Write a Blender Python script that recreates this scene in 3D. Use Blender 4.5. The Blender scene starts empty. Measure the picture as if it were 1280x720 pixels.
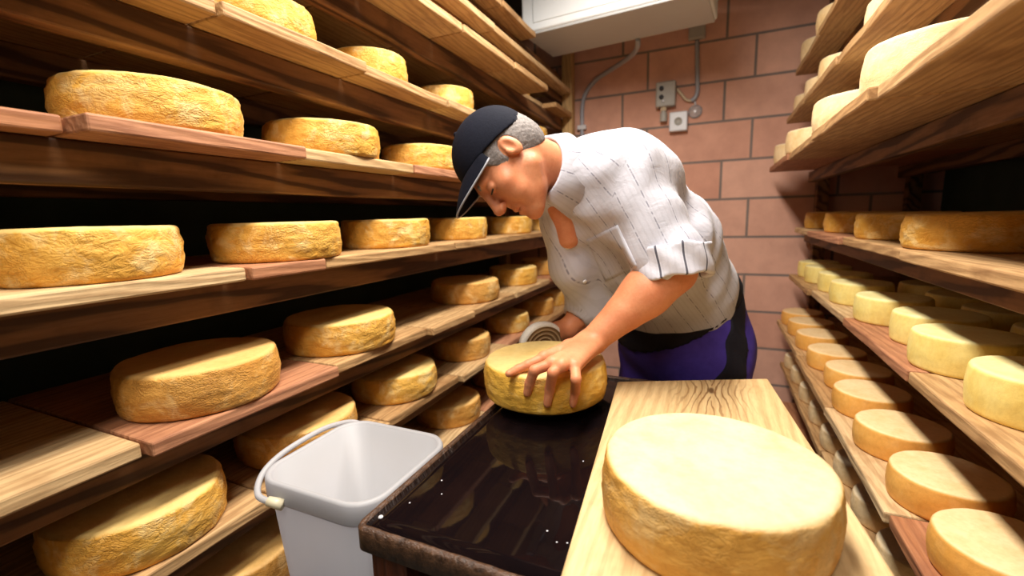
import bpy, bmesh, math, random
import numpy as np
from mathutils import Vector, Matrix, noise as mnoise

rnd = random.Random(7)
C = bpy.context.scene.collection
scene = bpy.context.scene

# ------------------------------------------------------------------ camera
CAM = np.array([0.0, 0.0, 1.34])
W = np.array([[0.91311264, 0.0391032, -0.40582784],
              [0.40678343, -0.15435261, 0.9003902],
              [-0.02743244, -0.98724172, -0.15684785]])   # columns: image right, image down, viewing direction
FPX = 560.0
cam_data = bpy.data.cameras.new('camera')
cam_data.sensor_width = 36.0
cam_data.lens = FPX / 1280.0 * 36.0
cam_data.clip_start = 0.02
cam_data.dof.use_dof = True
cam_data.dof.focus_distance = 0.92
cam_data.dof.aperture_fstop = 2.6
cam = bpy.data.objects.new('camera', cam_data)
C.objects.link(cam)
M = Matrix.Identity(4)
for i in range(3):
    M[i][0] = W[i, 0]; M[i][1] = -W[i, 1]; M[i][2] = -W[i, 2]; M[i][3] = CAM[i]
cam.matrix_world = M
scene.camera = cam

# ------------------------------------------------------------------ light and exposure
scene.view_settings.view_transform = 'Standard'
scene.view_settings.look = 'None'
scene.view_settings.gamma = 1.0
scene.view_settings.use_curve_mapping = False
scene.view_settings.exposure = 0.85
scene.render.film_transparent = False
world = bpy.data.worlds.new('world'); scene.world = world
world.use_nodes = True
world.node_tree.nodes['Background'].inputs[0].default_value = (1.0, 0.9, 0.78, 1)
world.node_tree.nodes['Background'].inputs[1].default_value = 0.03
LAMP_POWER = 43.0
LAMP_COLOR = (1.0, 0.93, 0.84)
LAMP_POS = (-0.32, 0.95, 2.60)
LAMP_LEN = 1.9
ad = bpy.data.lights.new('ceiling_light', 'AREA')
ad.shape = 'RECTANGLE'; ad.size = 0.22; ad.size_y = LAMP_LEN
ad.energy = LAMP_POWER; ad.color = LAMP_COLOR
al = bpy.data.objects.new('ceiling_light', ad); C.objects.link(al)
al.location = (LAMP_POS[0], LAMP_POS[1], LAMP_POS[2] - 0.02)
REAR_POS = (0.0, -0.70, 2.60)  # added fill light behind the camera, brightens the sides that face it
fill_light = bpy.data.objects.new('ceiling_light', ad.copy()); C.objects.link(fill_light)
fill_light.data.energy = 13.0; fill_light.data.size_y = 1.1
fill_light.location = (REAR_POS[0], REAR_POS[1], REAR_POS[2] - 0.02)


def P(u, v, d):
    """A measured place of the room from its direction and its depth."""
    return CAM + W @ np.array([(u - 640) / FPX, (v - 360) / FPX, 1.0]) * d


def Vd(x, y, z):
    a = W @ np.array([x, y, z], float)
    return a / np.linalg.norm(a)


def on_z(u, v, z):
    d = W @ np.array([u - 640, v - 360, FPX])
    return CAM + d * (z - CAM[2]) / d[2]


# ------------------------------------------------------------------ materials
MATS = {}


class NB:
    def __init__(self, name):
        self.m = bpy.data.materials.new(name); self.m.use_nodes = True
        self.t = self.m.node_tree; self.n = self.t.nodes; self.b = self.n['Principled BSDF']
        MATS[name] = self.m

    def node(self, typ, **kw):
        o = self.n.new(typ)
        for k, v in kw.items():
            if k.startswith('i_'):
                key = k[2:]
                o.inputs[int(key) if key.isdigit() else key.replace('_', ' ')].default_value = v
            else:
                setattr(o, k, v)
        return o

    def link(self, a, b):
        self.t.links.new(a, b)

    def ramp(self, fac, stops):
        r = self.node('ShaderNodeValToRGB')
        e = r.color_ramp.elements
        while len(e) < len(stops): e.new(0.5)
        for k, (p, c) in enumerate(stops):
            e[k].position = p; e[k].color = c if len(c) == 4 else (*c, 1)
        self.link(fac, r.inputs[0])
        return r.outputs[0]

    def mix(self, fac, a, b, mode='MIX'):
        x = self.node('ShaderNodeMix', data_type='RGBA', blend_type=mode)
        for s, v in ((x.inputs[0], fac), (x.inputs[6], a), (x.inputs[7], b)):
            if isinstance(v, (int, float)): s.default_value = v
            elif isinstance(v, tuple): s.default_value = v if len(v) == 4 else (*v, 1)
            else: self.link(v, s)
        return x.outputs[2]

    def math(self, op, a, b=None, c=None):
        x = self.node('ShaderNodeMath', operation=op)
        for s, v in zip(x.inputs, (a, b, c)):
            if v is None: continue
            if isinstance(v, (int, float)): s.default_value = v
            else: self.link(v, s)
        return x.outputs[0]

    def coords(self, scale=(1, 1, 1), jitter=True, which='Object'):
        tc = self.node('ShaderNodeTexCoord')
        mp = self.node('ShaderNodeMapping')
        mp.inputs['Scale'].default_value = scale
        if jitter:
            oi = self.node('ShaderNodeObjectInfo')
            cx = self.node('ShaderNodeCombineXYZ')
            for k, mul in enumerate((37.0, 91.0, 53.0)):
                self.link(self.math('MULTIPLY', oi.outputs['Random'], mul), cx.inputs[k])
            self.link(cx.outputs[0], mp.inputs['Location'])
        self.link(tc.outputs[which], mp.inputs[0])
        return mp.outputs[0]

    def noise(self, vec, scale, detail=4, rough=0.55, dist=0.0):
        x = self.node('ShaderNodeTexNoise')
        x.inputs['Scale'].default_value = scale; x.inputs['Detail'].default_value = detail
        x.inputs['Roughness'].default_value = rough; x.inputs['Distortion'].default_value = dist
        if vec is not None: self.link(vec, x.inputs['Vector'])
        return x.outputs[0]

    def bump(self, h, strength=0.3, dist=0.005):
        x = self.node('ShaderNodeBump')
        x.inputs['Strength'].default_value = strength; x.inputs['Distance'].default_value = dist
        self.link(h, x.inputs['Height']); self.link(x.outputs[0], self.b.inputs['Normal'])

    def done(self, col, rough=0.6, spec=0.4):
        if isinstance(col, tuple): self.b.inputs['Base Color'].default_value = (*col[:3], 1)
        else: self.link(col, self.b.inputs['Base Color'])
        if isinstance(rough, (int, float)): self.b.inputs['Roughness'].default_value = rough
        else: self.link(rough, self.b.inputs['Roughness'])
        self.b.inputs['Specular IOR Level'].default_value = spec
        return self.m


def plain(name, col, rough=0.5, spec=0.4, grain=0.12, scale=30, bump=0.0, metal=0.0):
    b = NB(name)
    n = b.noise(b.coords(), scale)
    c = b.ramp(n, [(0.25, tuple(x * (1 - grain) for x in col)), (0.75, tuple(min(1, x * (1 + grain)) for x in col))])
    if bump: b.bump(n, bump, 0.002)
    b.b.inputs['Metallic'].default_value = metal
    return b.done(c, rough, spec)


def wood(name, light, mid, dark, grain=26.0, rough=0.6, knots=False, bump=0.25, axis=1):
    b = NB(name)
    sc = [1, 1, 1]; sc[axis] = 0.09
    v = b.coords(tuple(sc))
    broad = b.noise(v, 5.0, 3, 0.5, 0.6)
    w = b.node('ShaderNodeTexWave', wave_type='BANDS', bands_direction='DIAGONAL' if not knots else 'X')
    w.inputs['Scale'].default_value = grain; w.inputs['Distortion'].default_value = 9.0
    w.inputs['Detail'].default_value = 3.0; w.inputs['Detail Scale'].default_value = 1.2
    b.link(v, w.inputs[0])
    fine = b.noise(v, 140.0, 4, 0.7)
    c1 = b.ramp(broad, [(0.3, mid), (0.7, light)])
    g = b.ramp(w.outputs['Color'], [(0.0, (1, 1, 1)), (0.55, (0.75, 0.75, 0.75)), (0.85, (0, 0, 0))])
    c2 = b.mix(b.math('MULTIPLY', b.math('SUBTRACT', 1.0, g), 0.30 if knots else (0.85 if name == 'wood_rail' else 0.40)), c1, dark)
    c3 = b.mix(0.5, c2, b.ramp(fine, [(0.3, (0.55, 0.5, 0.45)), (0.6, (1, 1, 1))]), 'MULTIPLY')
    st = b.noise(b.coords((1, 1, 1)), 6.0, 4, 0.6)
    c4 = b.mix(b.ramp(st, [(0.56, (0, 0, 0)), (0.72, (0.55, 0.55, 0.55))]), c3, dark)
    if knots:      # a knot near the far end with its dark grain streaming round it
        tc = b.node('ShaderNodeTexCoord'); sp = b.node('ShaderNodeSeparateXYZ'); b.link(tc.outputs['Object'], sp.inputs[0])
        kx = b.math('SUBTRACT', sp.outputs[0], 0.005); ky = b.math('SUBTRACT', sp.outputs[1], 0.315)
        kr = b.math('SQRT', b.math('ADD', b.math('POWER', b.math('MULTIPLY', kx, 9.0), 2.0), b.math('POWER', b.math('MULTIPLY', ky, 3.2), 2.0)))
        wz_ = b.noise(b.coords((6, 1.5, 1), jitter=False), 4.0, 3, 0.5)
        bend = b.math('DIVIDE', 0.16, b.math('ADD', 1.0, b.math('POWER', b.math('MULTIPLY', ky, 14.0), 2.0)))
        ln = b.math('SINE', b.math('ADD', b.math('MULTIPLY', kx, 420.0), b.math('ADD', b.math('MULTIPLY', wz_, 16.0), b.math('MULTIPLY', b.math('MULTIPLY', bend, 60.0), b.math('SIGN', kx)))))
        msk = b.math('MULTIPLY', b.ramp(ln, [(0.55, (0, 0, 0)), (0.9, (1, 1, 1))]), b.ramp(kr, [(0.25, (0.8, 0.8, 0.8)), (1.0, (0, 0, 0))]))
        c4 = b.mix(msk, c4, (0.20, 0.085, 0.022))
        c4 = b.mix(b.ramp(b.math('MULTIPLY', kr, 6.0), [(0.25, (0.9, 0.9, 0.9)), (0.5, (0, 0, 0))]), c4, (0.12, 0.05, 0.015))
    b.bump(b.math('ADD', w.outputs['Fac'], fine), bump, 0.003)
    return b.done(c4, rough, 0.3)


def cheese_mat(name, top, side, sidedark, wrinkle=1.0):
    b = NB(name)
    v = b.coords((1, 1, 1))
    tc = b.node('ShaderNodeTexCoord')
    sep = b.node('ShaderNodeSeparateXYZ'); b.link(tc.outputs['Normal'], sep.inputs[0])
    up = b.ramp(sep.outputs[2], [(0.45, (0, 0, 0)), (0.9, (1, 1, 1))])  # upward faces get the paler colour, which partly holds the overhead light
    blot = b.noise(v, 11.0, 5, 0.6, 0.3)
    fine = b.noise(v, 70.0, 5, 0.65)
    vs = b.coords((1, 1, 1.9))
    vor = b.node('ShaderNodeTexVoronoi', feature='DISTANCE_TO_EDGE'); vor.inputs['Scale'].default_value = 52.0
    wv = b.node('ShaderNodeVectorMath', operation='ADD')
    nz = b.node('ShaderNodeTexNoise'); nz.inputs['Scale'].default_value = 18.0; nz.inputs['Detail'].default_value = 4
    b.link(vs, nz.inputs['Vector'])
    sc = b.node('ShaderNodeVectorMath', operation='SCALE'); sc.inputs['Scale'].default_value = 0.16
    b.link(nz.outputs['Color'], sc.inputs[0]); b.link(vs, wv.inputs[0]); b.link(sc.outputs[0], wv.inputs[1])
    b.link(wv.outputs[0], vor.inputs['Vector'])
    crack = b.ramp(vor.outputs['Distance'], [(0.0, (1, 1, 1)), (0.16, (0, 0, 0))])
    patch = b.ramp(b.noise(v, 9.0, 2), [(0.42, (0, 0, 0)), (0.62, (1, 1, 1))])
    notup = b.math('SUBTRACT', 1.0, up)
    crack_m = b.math('MULTIPLY', b.math('MULTIPLY', crack, patch), b.math('MULTIPLY', notup, 0.30 * wrinkle))
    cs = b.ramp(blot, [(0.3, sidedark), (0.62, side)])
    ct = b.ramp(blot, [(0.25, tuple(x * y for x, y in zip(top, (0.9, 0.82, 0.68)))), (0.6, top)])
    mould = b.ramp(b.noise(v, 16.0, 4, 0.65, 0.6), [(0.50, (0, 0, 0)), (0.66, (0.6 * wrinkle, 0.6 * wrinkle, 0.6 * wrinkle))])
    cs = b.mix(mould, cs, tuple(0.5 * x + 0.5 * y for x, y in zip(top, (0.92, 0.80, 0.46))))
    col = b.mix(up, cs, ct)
    col = b.mix(crack_m, col, tuple(x * 0.45 for x in sidedark))
    col = b.mix(0.35, col, b.ramp(fine, [(0.3, (0.72, 0.66, 0.55)), (0.6, (1, 1, 1))]), 'MULTIPLY')
    lump = b.noise(vs, 30.0, 4, 0.6, 1.2)
    h = b.math('ADD', b.math('ADD', b.math('MULTIPLY', fine, 0.5), b.math('MULTIPLY', b.math('MULTIPLY', lump, notup), 2.2 * wrinkle)), b.math('MULTIPLY', b.math('SUBTRACT', 1.0, crack_m), 1.6))
    b.bump(h, 0.55 * min(1, wrinkle + 0.3), 0.004)
    return b.done(col, 0.55, 0.3)


wood('wood_plank', (0.62, 0.40, 0.19), (0.45, 0.25, 0.10), (0.20, 0.09, 0.03))
wood('wood_plank_pale', (0.74, 0.54, 0.30), (0.58, 0.37, 0.17), (0.28, 0.14, 0.05))
wood('wood_plank_red', (0.55, 0.27, 0.15), (0.42, 0.18, 0.08), (0.22, 0.08, 0.04))
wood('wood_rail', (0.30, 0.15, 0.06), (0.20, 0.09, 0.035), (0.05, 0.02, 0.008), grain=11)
wood('wood_post', (0.66, 0.42, 0.18), (0.52, 0.30, 0.11), (0.25, 0.12, 0.04), axis=2)
wood('wood_board', (0.72, 0.53, 0.28), (0.66, 0.45, 0.21), (0.40, 0.21, 0.075), grain=13.0, rough=0.45, knots=True, bump=0.15)
wood('wood_table', (0.16, 0.045, 0.02), (0.11, 0.03, 0.014), (0.03, 0.01, 0.006), rough=0.35, axis=2)
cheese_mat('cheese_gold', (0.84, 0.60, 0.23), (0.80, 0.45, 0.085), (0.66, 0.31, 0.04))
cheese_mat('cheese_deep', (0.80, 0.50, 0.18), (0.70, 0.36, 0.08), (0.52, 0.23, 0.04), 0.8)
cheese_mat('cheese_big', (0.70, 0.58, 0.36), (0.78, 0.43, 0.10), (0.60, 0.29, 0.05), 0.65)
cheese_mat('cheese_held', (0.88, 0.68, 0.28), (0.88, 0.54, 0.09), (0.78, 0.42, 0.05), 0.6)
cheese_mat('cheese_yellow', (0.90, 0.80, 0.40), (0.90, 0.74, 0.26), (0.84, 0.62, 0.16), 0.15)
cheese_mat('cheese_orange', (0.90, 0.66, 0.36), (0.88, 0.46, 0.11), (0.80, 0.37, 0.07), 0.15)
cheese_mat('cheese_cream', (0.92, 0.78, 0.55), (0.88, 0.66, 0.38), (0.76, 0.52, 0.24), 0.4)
plain('white_plastic', (0.66, 0.66, 0.69), 0.35, 0.5, 0.02, 8)
b = NB('bucket_plastic')
b.done(b.ramp(b.noise(b.coords(), 6.0), [(0.3, (0.60, 0.60, 0.61)), (0.7, (0.64, 0.64, 0.66))]), 0.4, 0.4)
tl = b.node('ShaderNodeBsdfTranslucent'); tl.inputs[0].default_value = (0.80, 0.80, 0.86, 1)
mx = b.node('ShaderNodeMixShader'); mx.inputs[0].default_value = 0.38
b.link(b.b.outputs[0], mx.inputs[1]); b.link(tl.outputs[0], mx.inputs[2]); b.link(mx.outputs[0], b.n['Material Output'].inputs[0])
plain('cream_plastic', (0.78, 0.70, 0.50), 0.4, 0.5, 0.05, 8)
plain('unit_white', (0.88, 0.93, 0.97), 0.7, 0.2, 0.03, 4)
plain('unit_grey', (0.52, 0.54, 0.55), 0.5, 0.4, 0.05, 4)
plain('box_grey', (0.42, 0.40, 0.36), 0.5, 0.4, 0.05, 20)
plain('conduit_grey', (0.36, 0.37, 0.42), 0.45, 0.4, 0.06, 30)
plain('cable_beige', (0.62, 0.50, 0.34), 0.5, 0.4, 0.06, 30)
plain('dark_plastic', (0.03, 0.03, 0.035), 0.5, 0.4)
plain('plaster_dark', (0.055, 0.075, 0.06), 0.9, 0.1, 0.25, 5, 0.2)
plain('ceiling_paint', (0.10, 0.10, 0.11), 0.9, 0.1, 0.2, 4, 0.2)
plain('concrete', (0.16, 0.14, 0.12), 0.8, 0.2, 0.3, 6, 0.3)
plain('bristle_white', (0.92, 0.90, 0.84), 0.8, 0.1, 0.12, 220, 0.8)
plain('cap_cloth', (0.008, 0.009, 0.016), 0.85, 0.1, 0.2, 200, 0.3)
plain('cap_trim', (0.35, 0.36, 0.40), 0.7, 0.2)
plain('trouser_blue', (0.068, 0.042, 0.34), 0.75, 0.2, 0.16, 40, 0.3)
plain('trouser_black', (0.012, 0.011, 0.017), 0.75, 0.2, 0.2, 60, 0.3)
plain('shoe_leather', (0.03, 0.025, 0.02), 0.5, 0.4)
plain('hair_grey', (0.20, 0.175, 0.165), 0.7, 0.3, 0.4, 160, 0.9)
plain('eye_dark', (0.03, 0.018, 0.012), 0.25, 0.5)
plain('button_pearl', (0.85, 0.85, 0.85), 0.3, 0.6)
plain('steel', (0.5, 0.5, 0.52), 0.3, 0.5, 0.05, 20, 0, 0.9)

b = NB('brush_face')
tc = b.node('ShaderNodeTexCoord')
sp = b.node('ShaderNodeSeparateXYZ'); b.link(tc.outputs['Object'], sp.inputs[0])
rr = b.math('SQRT', b.math('ADD', b.math('POWER', sp.outputs[0], 2.0), b.math('POWER', sp.outputs[1], 2.0)))
rg = b.math('SINE', b.math('MULTIPLY', rr, 2 * math.pi / 0.0105))
b.bump(rg, 0.6, 0.003)
b.done(b.ramp(rg, [(0.15, (0.24, 0.14, 0.06)), (0.8, (0.60, 0.43, 0.24))]), 0.7, 0.2)

b = NB('table_black')
v = b.coords((1, 1, 1), jitter=False)
n1 = b.noise(v, 3.0, 5, 0.6, 1.5)
n2 = b.noise(v, 45.0, 4, 0.6)
b.bump(b.math('ADD', b.math('MULTIPLY', n1, 0.8), b.math('MULTIPLY', n2, 0.02)), 0.02, 0.006)
b.done(b.ramp(n1, [(0.35, (0.004, 0.0025, 0.003)), (0.75, (0.008, 0.004, 0.004))]),
       b.ramp(n1, [(0.5, (0.03, 0.03, 0.03)), (0.62, (0.10, 0.10, 0.10)), (0.7, (0.04, 0.04, 0.04))]), 0.14)
b = NB('table_rim')
n2 = b.noise(b.coords((1, 1, 1), jitter=False), 70.0, 5, 0.7)
b.bump(n2, 0.9, 0.006)
b.done(b.ramp(n2, [(0.35, (0.03, 0.014, 0.008)), (0.7, (0.15, 0.075, 0.04))]), 0.3, 0.5)

# hollow clay blocks of the end wall, 62 x 24 cm with grey joints
b = NB('clay_block')
tc = b.node('ShaderNodeTexCoord')
sp = b.node('ShaderNodeSeparateXYZ'); b.link(tc.outputs['Object'], sp.inputs[0])
cx = b.node('ShaderNodeCombineXYZ')
b.link(b.math('ADD', sp.outputs[0], 10.35), cx.inputs[0]); b.link(b.math('ADD', sp.outputs[2], 2.411), cx.inputs[1])
br = b.node('ShaderNodeTexBrick', offset=0.26, offset_frequency=2)
br.inputs['Color1'].default_value = (0.66, 0.335, 0.235, 1); br.inputs['Color2'].default_value = (0.74, 0.43, 0.32, 1)
br.inputs['Mortar'].default_value = (0.24, 0.19, 0.165, 1)
br.inputs['Scale'].default_value = 1.0; br.inputs['Mortar Size'].default_value = 0.008
br.inputs['Mortar Smooth'].default_value = 0.2; br.inputs['Bias'].default_value = 0.0
br.inputs['Brick Width'].default_value = 0.62; br.inputs['Row Height'].default_value = 0.239
b.link(cx.outputs[0], br.inputs['Vector'])
nb = b.noise(b.coords((1, 1, 1), jitter=False), 7.0, 5, 0.6)
cc = b.mix(0.5, br.outputs['Color'], b.ramp(nb, [(0.3, (0.70, 0.66, 0.66)), (0.7, (1.1, 1.1, 1.1))]), 'MULTIPLY')
b.bump(b.math('SUBTRACT', b.math('MULTIPLY', nb, 0.3), br.outputs['Fac']), 0.4, 0.006)
b.done(cc, 0.8, 0.2)

# skin: redder where blood shows (cheeks, ears, hands) through broad blotches
b = NB('skin')
v = b.coords((1, 1, 1), jitter=False)
n1 = b.noise(v, 14.0, 4, 0.6); n2 = b.noise(v, 160.0, 3, 0.6)
c = b.ramp(n1, [(0.3, (0.60, 0.20, 0.09)), (0.7, (0.72, 0.31, 0.155))])
c = b.mix(0.25, c, b.ramp(n2, [(0.3, (0.75, 0.65, 0.6)), (0.6, (1, 1, 1))]), 'MULTIPLY')
b.bump(n2, 0.25, 0.002)
b.done(c, 0.5, 0.35)
b.b.inputs['Subsurface Weight'].default_value = 0.12
b.b.inputs['Subsurface Radius'].default_value = (0.012, 0.005, 0.003)
b.b.inputs['Subsurface Scale'].default_value = 0.6


def shirt_mat(name, base, line, pitch, width, dashed):
    b = NB(name)
    at = b.node('ShaderNodeAttribute', attribute_name='stripe'); av = b.node('ShaderNodeAttribute', attribute_name='along')
    fr = b.math('FRACT', b.math('DIVIDE', b.math('ADD', at.outputs['Fac'], 5.0), pitch))
    ln = b.math('LESS_THAN', b.math('ABSOLUTE', b.math('SUBTRACT', fr, 0.5)), width / pitch)
    fr2 = b.math('FRACT', b.math('DIVIDE', b.math('ADD', at.outputs['Fac'], 5.0), pitch / 4))
    ln2 = b.math('LESS_THAN', b.math('ABSOLUTE', b.math('SUBTRACT', fr2, 0.5)), 0.16)
    if dashed:
        cx = b.node('ShaderNodeCombineXYZ')
        b.link(b.math('FLOOR', b.math('DIVIDE', b.math('ADD', at.outputs['Fac'], 5.0), pitch)), cx.inputs[0])
        b.link(b.math('MULTIPLY', av.outputs['Fac'], 1.0), cx.inputs[1])
        d = b.noise(cx.outputs[0], 70.0, 2, 0.5)
        ln = b.math('MULTIPLY', ln, b.ramp(d, [(0.42, (0.1, 0.1, 0.1)), (0.52, (0.9, 0.9, 0.9))]))
    weave = b.noise(b.coords((1, 1, 1), jitter=False), 300.0, 3, 0.6)
    fold = b.noise(b.coords((1, 1, 1), jitter=False), 22.0, 4, 0.55, 0.8)
    c = b.mix(b.math('MULTIPLY', ln2, 0.22), base, tuple(x * 0.72 for x in base))
    c = b.mix(ln, c, line)
    b.bump(b.math('ADD', b.math('MULTIPLY', weave, 0.08), fold), 0.25, 0.012)
    b.done(c, 0.8, 0.2)
    b.b.inputs['Sheen Weight'].default_value = 0.15


shirt_mat('shirt_cloth', (0.56, 0.56, 0.63), (0.24, 0.24, 0.30), 0.050, 0.0014, True)
shirt_mat('cuff_cloth', (0.64, 0.64, 0.72), (0.10, 0.10, 0.13), 0.052, 0.0022, False)


# ------------------------------------------------------------------ object helpers
def tag(o, label=None, cat=None, group=None, kind=None):
    for k, v in (('label', label), ('category', cat), ('group', group), ('kind', kind)):
        if v: o[k] = v
    return o


def empty(name, loc=(0, 0, 0), rz=0.0):
    o = bpy.data.objects.new(name, None); C.objects.link(o)
    o.location = loc; o.rotation_euler = (0, 0, rz); o.empty_display_size = 0.05
    return o


def link_mesh(name, me, mat, parent=None, smooth=True):
    if mat is not None and not me.materials: me.materials.append(MATS[mat])
    if smooth:
        me.polygons.foreach_set('use_smooth', [True] * len(me.polygons))
    o = bpy.data.objects.new(name, me); C.objects.link(o)
    if parent is not None: o.parent = parent
    return o


def obj(name, bm, mat, parent=None, smooth=False):
    me = bpy.data.meshes.new(name)
    bmesh.ops.recalc_face_normals(bm, faces=bm.faces[:])
    bm.to_mesh(me); bm.free()
    return link_mesh(name, me, mat, parent, smooth)


def add_box(bm, lo, hi, bev=0.0, seg=2):
    r = bmesh.ops.create_cube(bm, size=1.0)
    vs = r['verts']
    for v in vs:
        v.co = Vector([lo[k] + (v.co[k] + 0.5) * (hi[k] - lo[k]) for k in range(3)])
    if bev > 0:
        es = {e for v in vs for e in v.link_edges}
        bmesh.ops.bevel(bm, geom=list(es), offset=bev, segments=seg, profile=0.5, affect='EDGES')


def add_tube(bm, pts, rad, seg=10, closed=False):
    pts = [Vector(p) for p in pts]
    n = len(pts)
    rads = rad if isinstance(rad, (list, tuple)) else [rad] * n
    rings = []; up = Vector((0.13, 0.21, 0.97)).normalized()
    for i, p in enumerate(pts):
        a = pts[(i - 1) % n] if (i > 0 or closed) else p
        c = pts[(i + 1) % n] if (i < n - 1 or closed) else p
        t = (c - a).normalized()
        s = t.cross(up)
        if s.length < 1e-3: s = t.cross(Vector((1, 0, 0)))
        s.normalize(); u2 = s.cross(t)
        rings.append([bm.verts.new(p + (s * math.cos(2 * math.pi * k / seg) + u2 * math.sin(2 * math.pi * k / seg)) * rads[i]) for k in range(seg)])
    for i in range(n if closed else n - 1):
        A = rings[i]; B = rings[(i + 1) % n]
        for k in range(seg):
            bm.faces.new((A[k], A[(k + 1) % seg], B[(k + 1) % seg], B[k]))
    if not closed:
        bm.faces.new(rings[0][::-1]); bm.faces.new(rings[-1])


def add_lathe(bm, prof, seg=48, mat=Matrix.Identity(4)):
    """prof: (radius, z) list from bottom axis to top axis."""
    rings = []
    for r, z in prof:
        if r < 1e-6: rings.append([bm.verts.new(mat @ Vector((0, 0, z)))])
        else: rings.append([bm.verts.new(mat @ Vector((r * math.cos(2 * math.pi * k / seg), r * math.sin(2 * math.pi * k / seg), z))) for k in range(seg)])
    for A, B in zip(rings, rings[1:]):
        for k in range(seg):
            k2 = (k + 1) % seg
            if len(A) == 1 and len(B) == 1: continue
            if len(A) == 1: bm.faces.new((A[0], B[k2], B[k]))
            elif len(B) == 1: bm.faces.new((A[k], A[k2], B[0]))
            else: bm.faces.new((A[k], A[k2], B[k2], B[k]))


def box_obj(name, lo, hi, mat, parent=None, bev=0.003):
    bm = bmesh.new(); add_box(bm, lo, hi, bev); return obj(name, bm, mat, parent)


def smooth_path(pts, n=8):
    """Catmull-Rom through the points."""
    pts = [Vector(p) for p in pts]; out = []
    for i in range(len(pts) - 1):
        p0 = pts[max(i - 1, 0)]; p1 = pts[i]; p2 = pts[i + 1]; p3 = pts[min(i + 2, len(pts) - 1)]
        for k in range(n):
            t = k / n
            out.append(0.5 * ((2 * p1) + (p2 - p0) * t + (2 * p0 - 5 * p1 + 4 * p2 - p3) * t * t + (3 * p1 - p0 - 3 * p2 + p3) * t ** 3))
    out.append(pts[-1]); return out


# ------------------------------------------------------------------ the room
YW = 3.2
ZC = 2.75
tag(box_obj('floor', (-1.5, -1.6, -0.1), (1.12, YW + 0.1, 0.0), 'concrete', bev=0), kind='structure')
tag(box_obj('ceiling', (-1.5, -1.6, ZC), (1.12, YW + 0.1, ZC + 0.1), 'ceiling_paint', bev=0), kind='structure')
tag(box_obj('wall_back', (-1.5, YW, 0.0), (1.12, YW + 0.1, ZC), 'clay_block', bev=0), kind='structure')
tag(box_obj('wall_left', (-1.6, -1.6, 0.0), (-1.5, YW + 0.1, ZC), 'plaster_dark', bev=0), kind='structure')
tag(box_obj('wall_right', (1.12, -1.6, 0.0), (1.22, YW + 0.1, ZC), 'plaster_dark', bev=0), kind='structure')
tag(box_obj('wall_front', (-1.5, -1.7, 0.0), (1.12, -1.6, ZC), 'plaster_dark', bev=0), kind='structure')

# the lamp over the aisle (above the picture) that carries the room's light
lamp = empty('ceiling_lamp', (LAMP_POS[0], LAMP_POS[1], LAMP_POS[2]))
tag(lamp, 'long white fluorescent lamp on the ceiling over the aisle', 'lamp')
box_obj('lamp_housing', (-0.12, -LAMP_LEN / 2 - 0.03, 0.01), (0.12, LAMP_LEN / 2 + 0.03, ZC - LAMP_POS[2]), 'unit_white', lamp)
fill_lamp = empty('ceiling_lamp', REAR_POS)  # unseen box added to go with the rear fill light
tag(fill_lamp, 'added unseen white fill lamp behind the camera, shorter than the aisle lamp', 'lamp')
box_obj('lamp_housing', (-0.12, -0.58, 0.01), (0.12, 0.58, ZC - REAR_POS[2]), 'unit_white', fill_lamp)

ORD = ['first', 'second', 'third', 'fourth', 'fifth', 'sixth', 'seventh', 'eighth', 'ninth', 'tenth']


# ------------------------------------------------------------------ racks
LX_FRONT, LX_BACK = -0.995, -1.40
L_SH = [0.48, 0.725, 0.965, 1.25, 1.515, 1.765, 2.02, 2.17, 2.29]    # top faces of the planks
R_SH = [0.18, 0.43, 0.69, 0.965, 1.235, 1.58, 1.84, 2.09]
R_X = [0.40, 0.40, 0.36, 0.42, 0.42, 0.28, 0.35, 0.37]               # where the planks' front edges are
PT = 0.028

lr = tag(empty('cheese_rack', (-1.2, 1.55, 0)), 'brown timber rack of stacked rails along the dark green wall, behind the bucket', 'rack', 'timber racks')
rr_ = tag(empty('cheese_rack', (0.75, 1.55, 0)), 'brown timber rack opposite the bucket, beside the big cheese on its board', 'rack', 'timber racks')


def rack_part(name, lo, hi, mat, parent):
    o = parent.location
    return box_obj(name, [lo[k] - o[k] for k in range(3)], [hi[k] - o[k] for k in range(3)], mat, parent, 0.004)


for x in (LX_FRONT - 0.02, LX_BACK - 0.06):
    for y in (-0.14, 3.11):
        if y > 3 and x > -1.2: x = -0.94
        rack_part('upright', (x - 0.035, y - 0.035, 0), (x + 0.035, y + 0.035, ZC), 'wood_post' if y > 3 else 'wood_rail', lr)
for i_, z in enumerate(L_SH):
    for x in (LX_FRONT, LX_BACK):
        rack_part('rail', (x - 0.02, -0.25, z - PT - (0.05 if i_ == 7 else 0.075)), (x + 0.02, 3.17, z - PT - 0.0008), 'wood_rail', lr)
for x in (0.56, 0.97):
    for y in (-0.10, 3.125):
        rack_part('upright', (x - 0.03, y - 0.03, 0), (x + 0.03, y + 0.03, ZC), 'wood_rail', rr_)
for z in R_SH:
    for x in (0.515, 0.93):
        rack_part('rail', (x - 0.02, -0.1, z - PT - 0.06), (x + 0.02, 3.17, z - PT - 0.0008), 'wood_rail', rr_)


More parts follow.
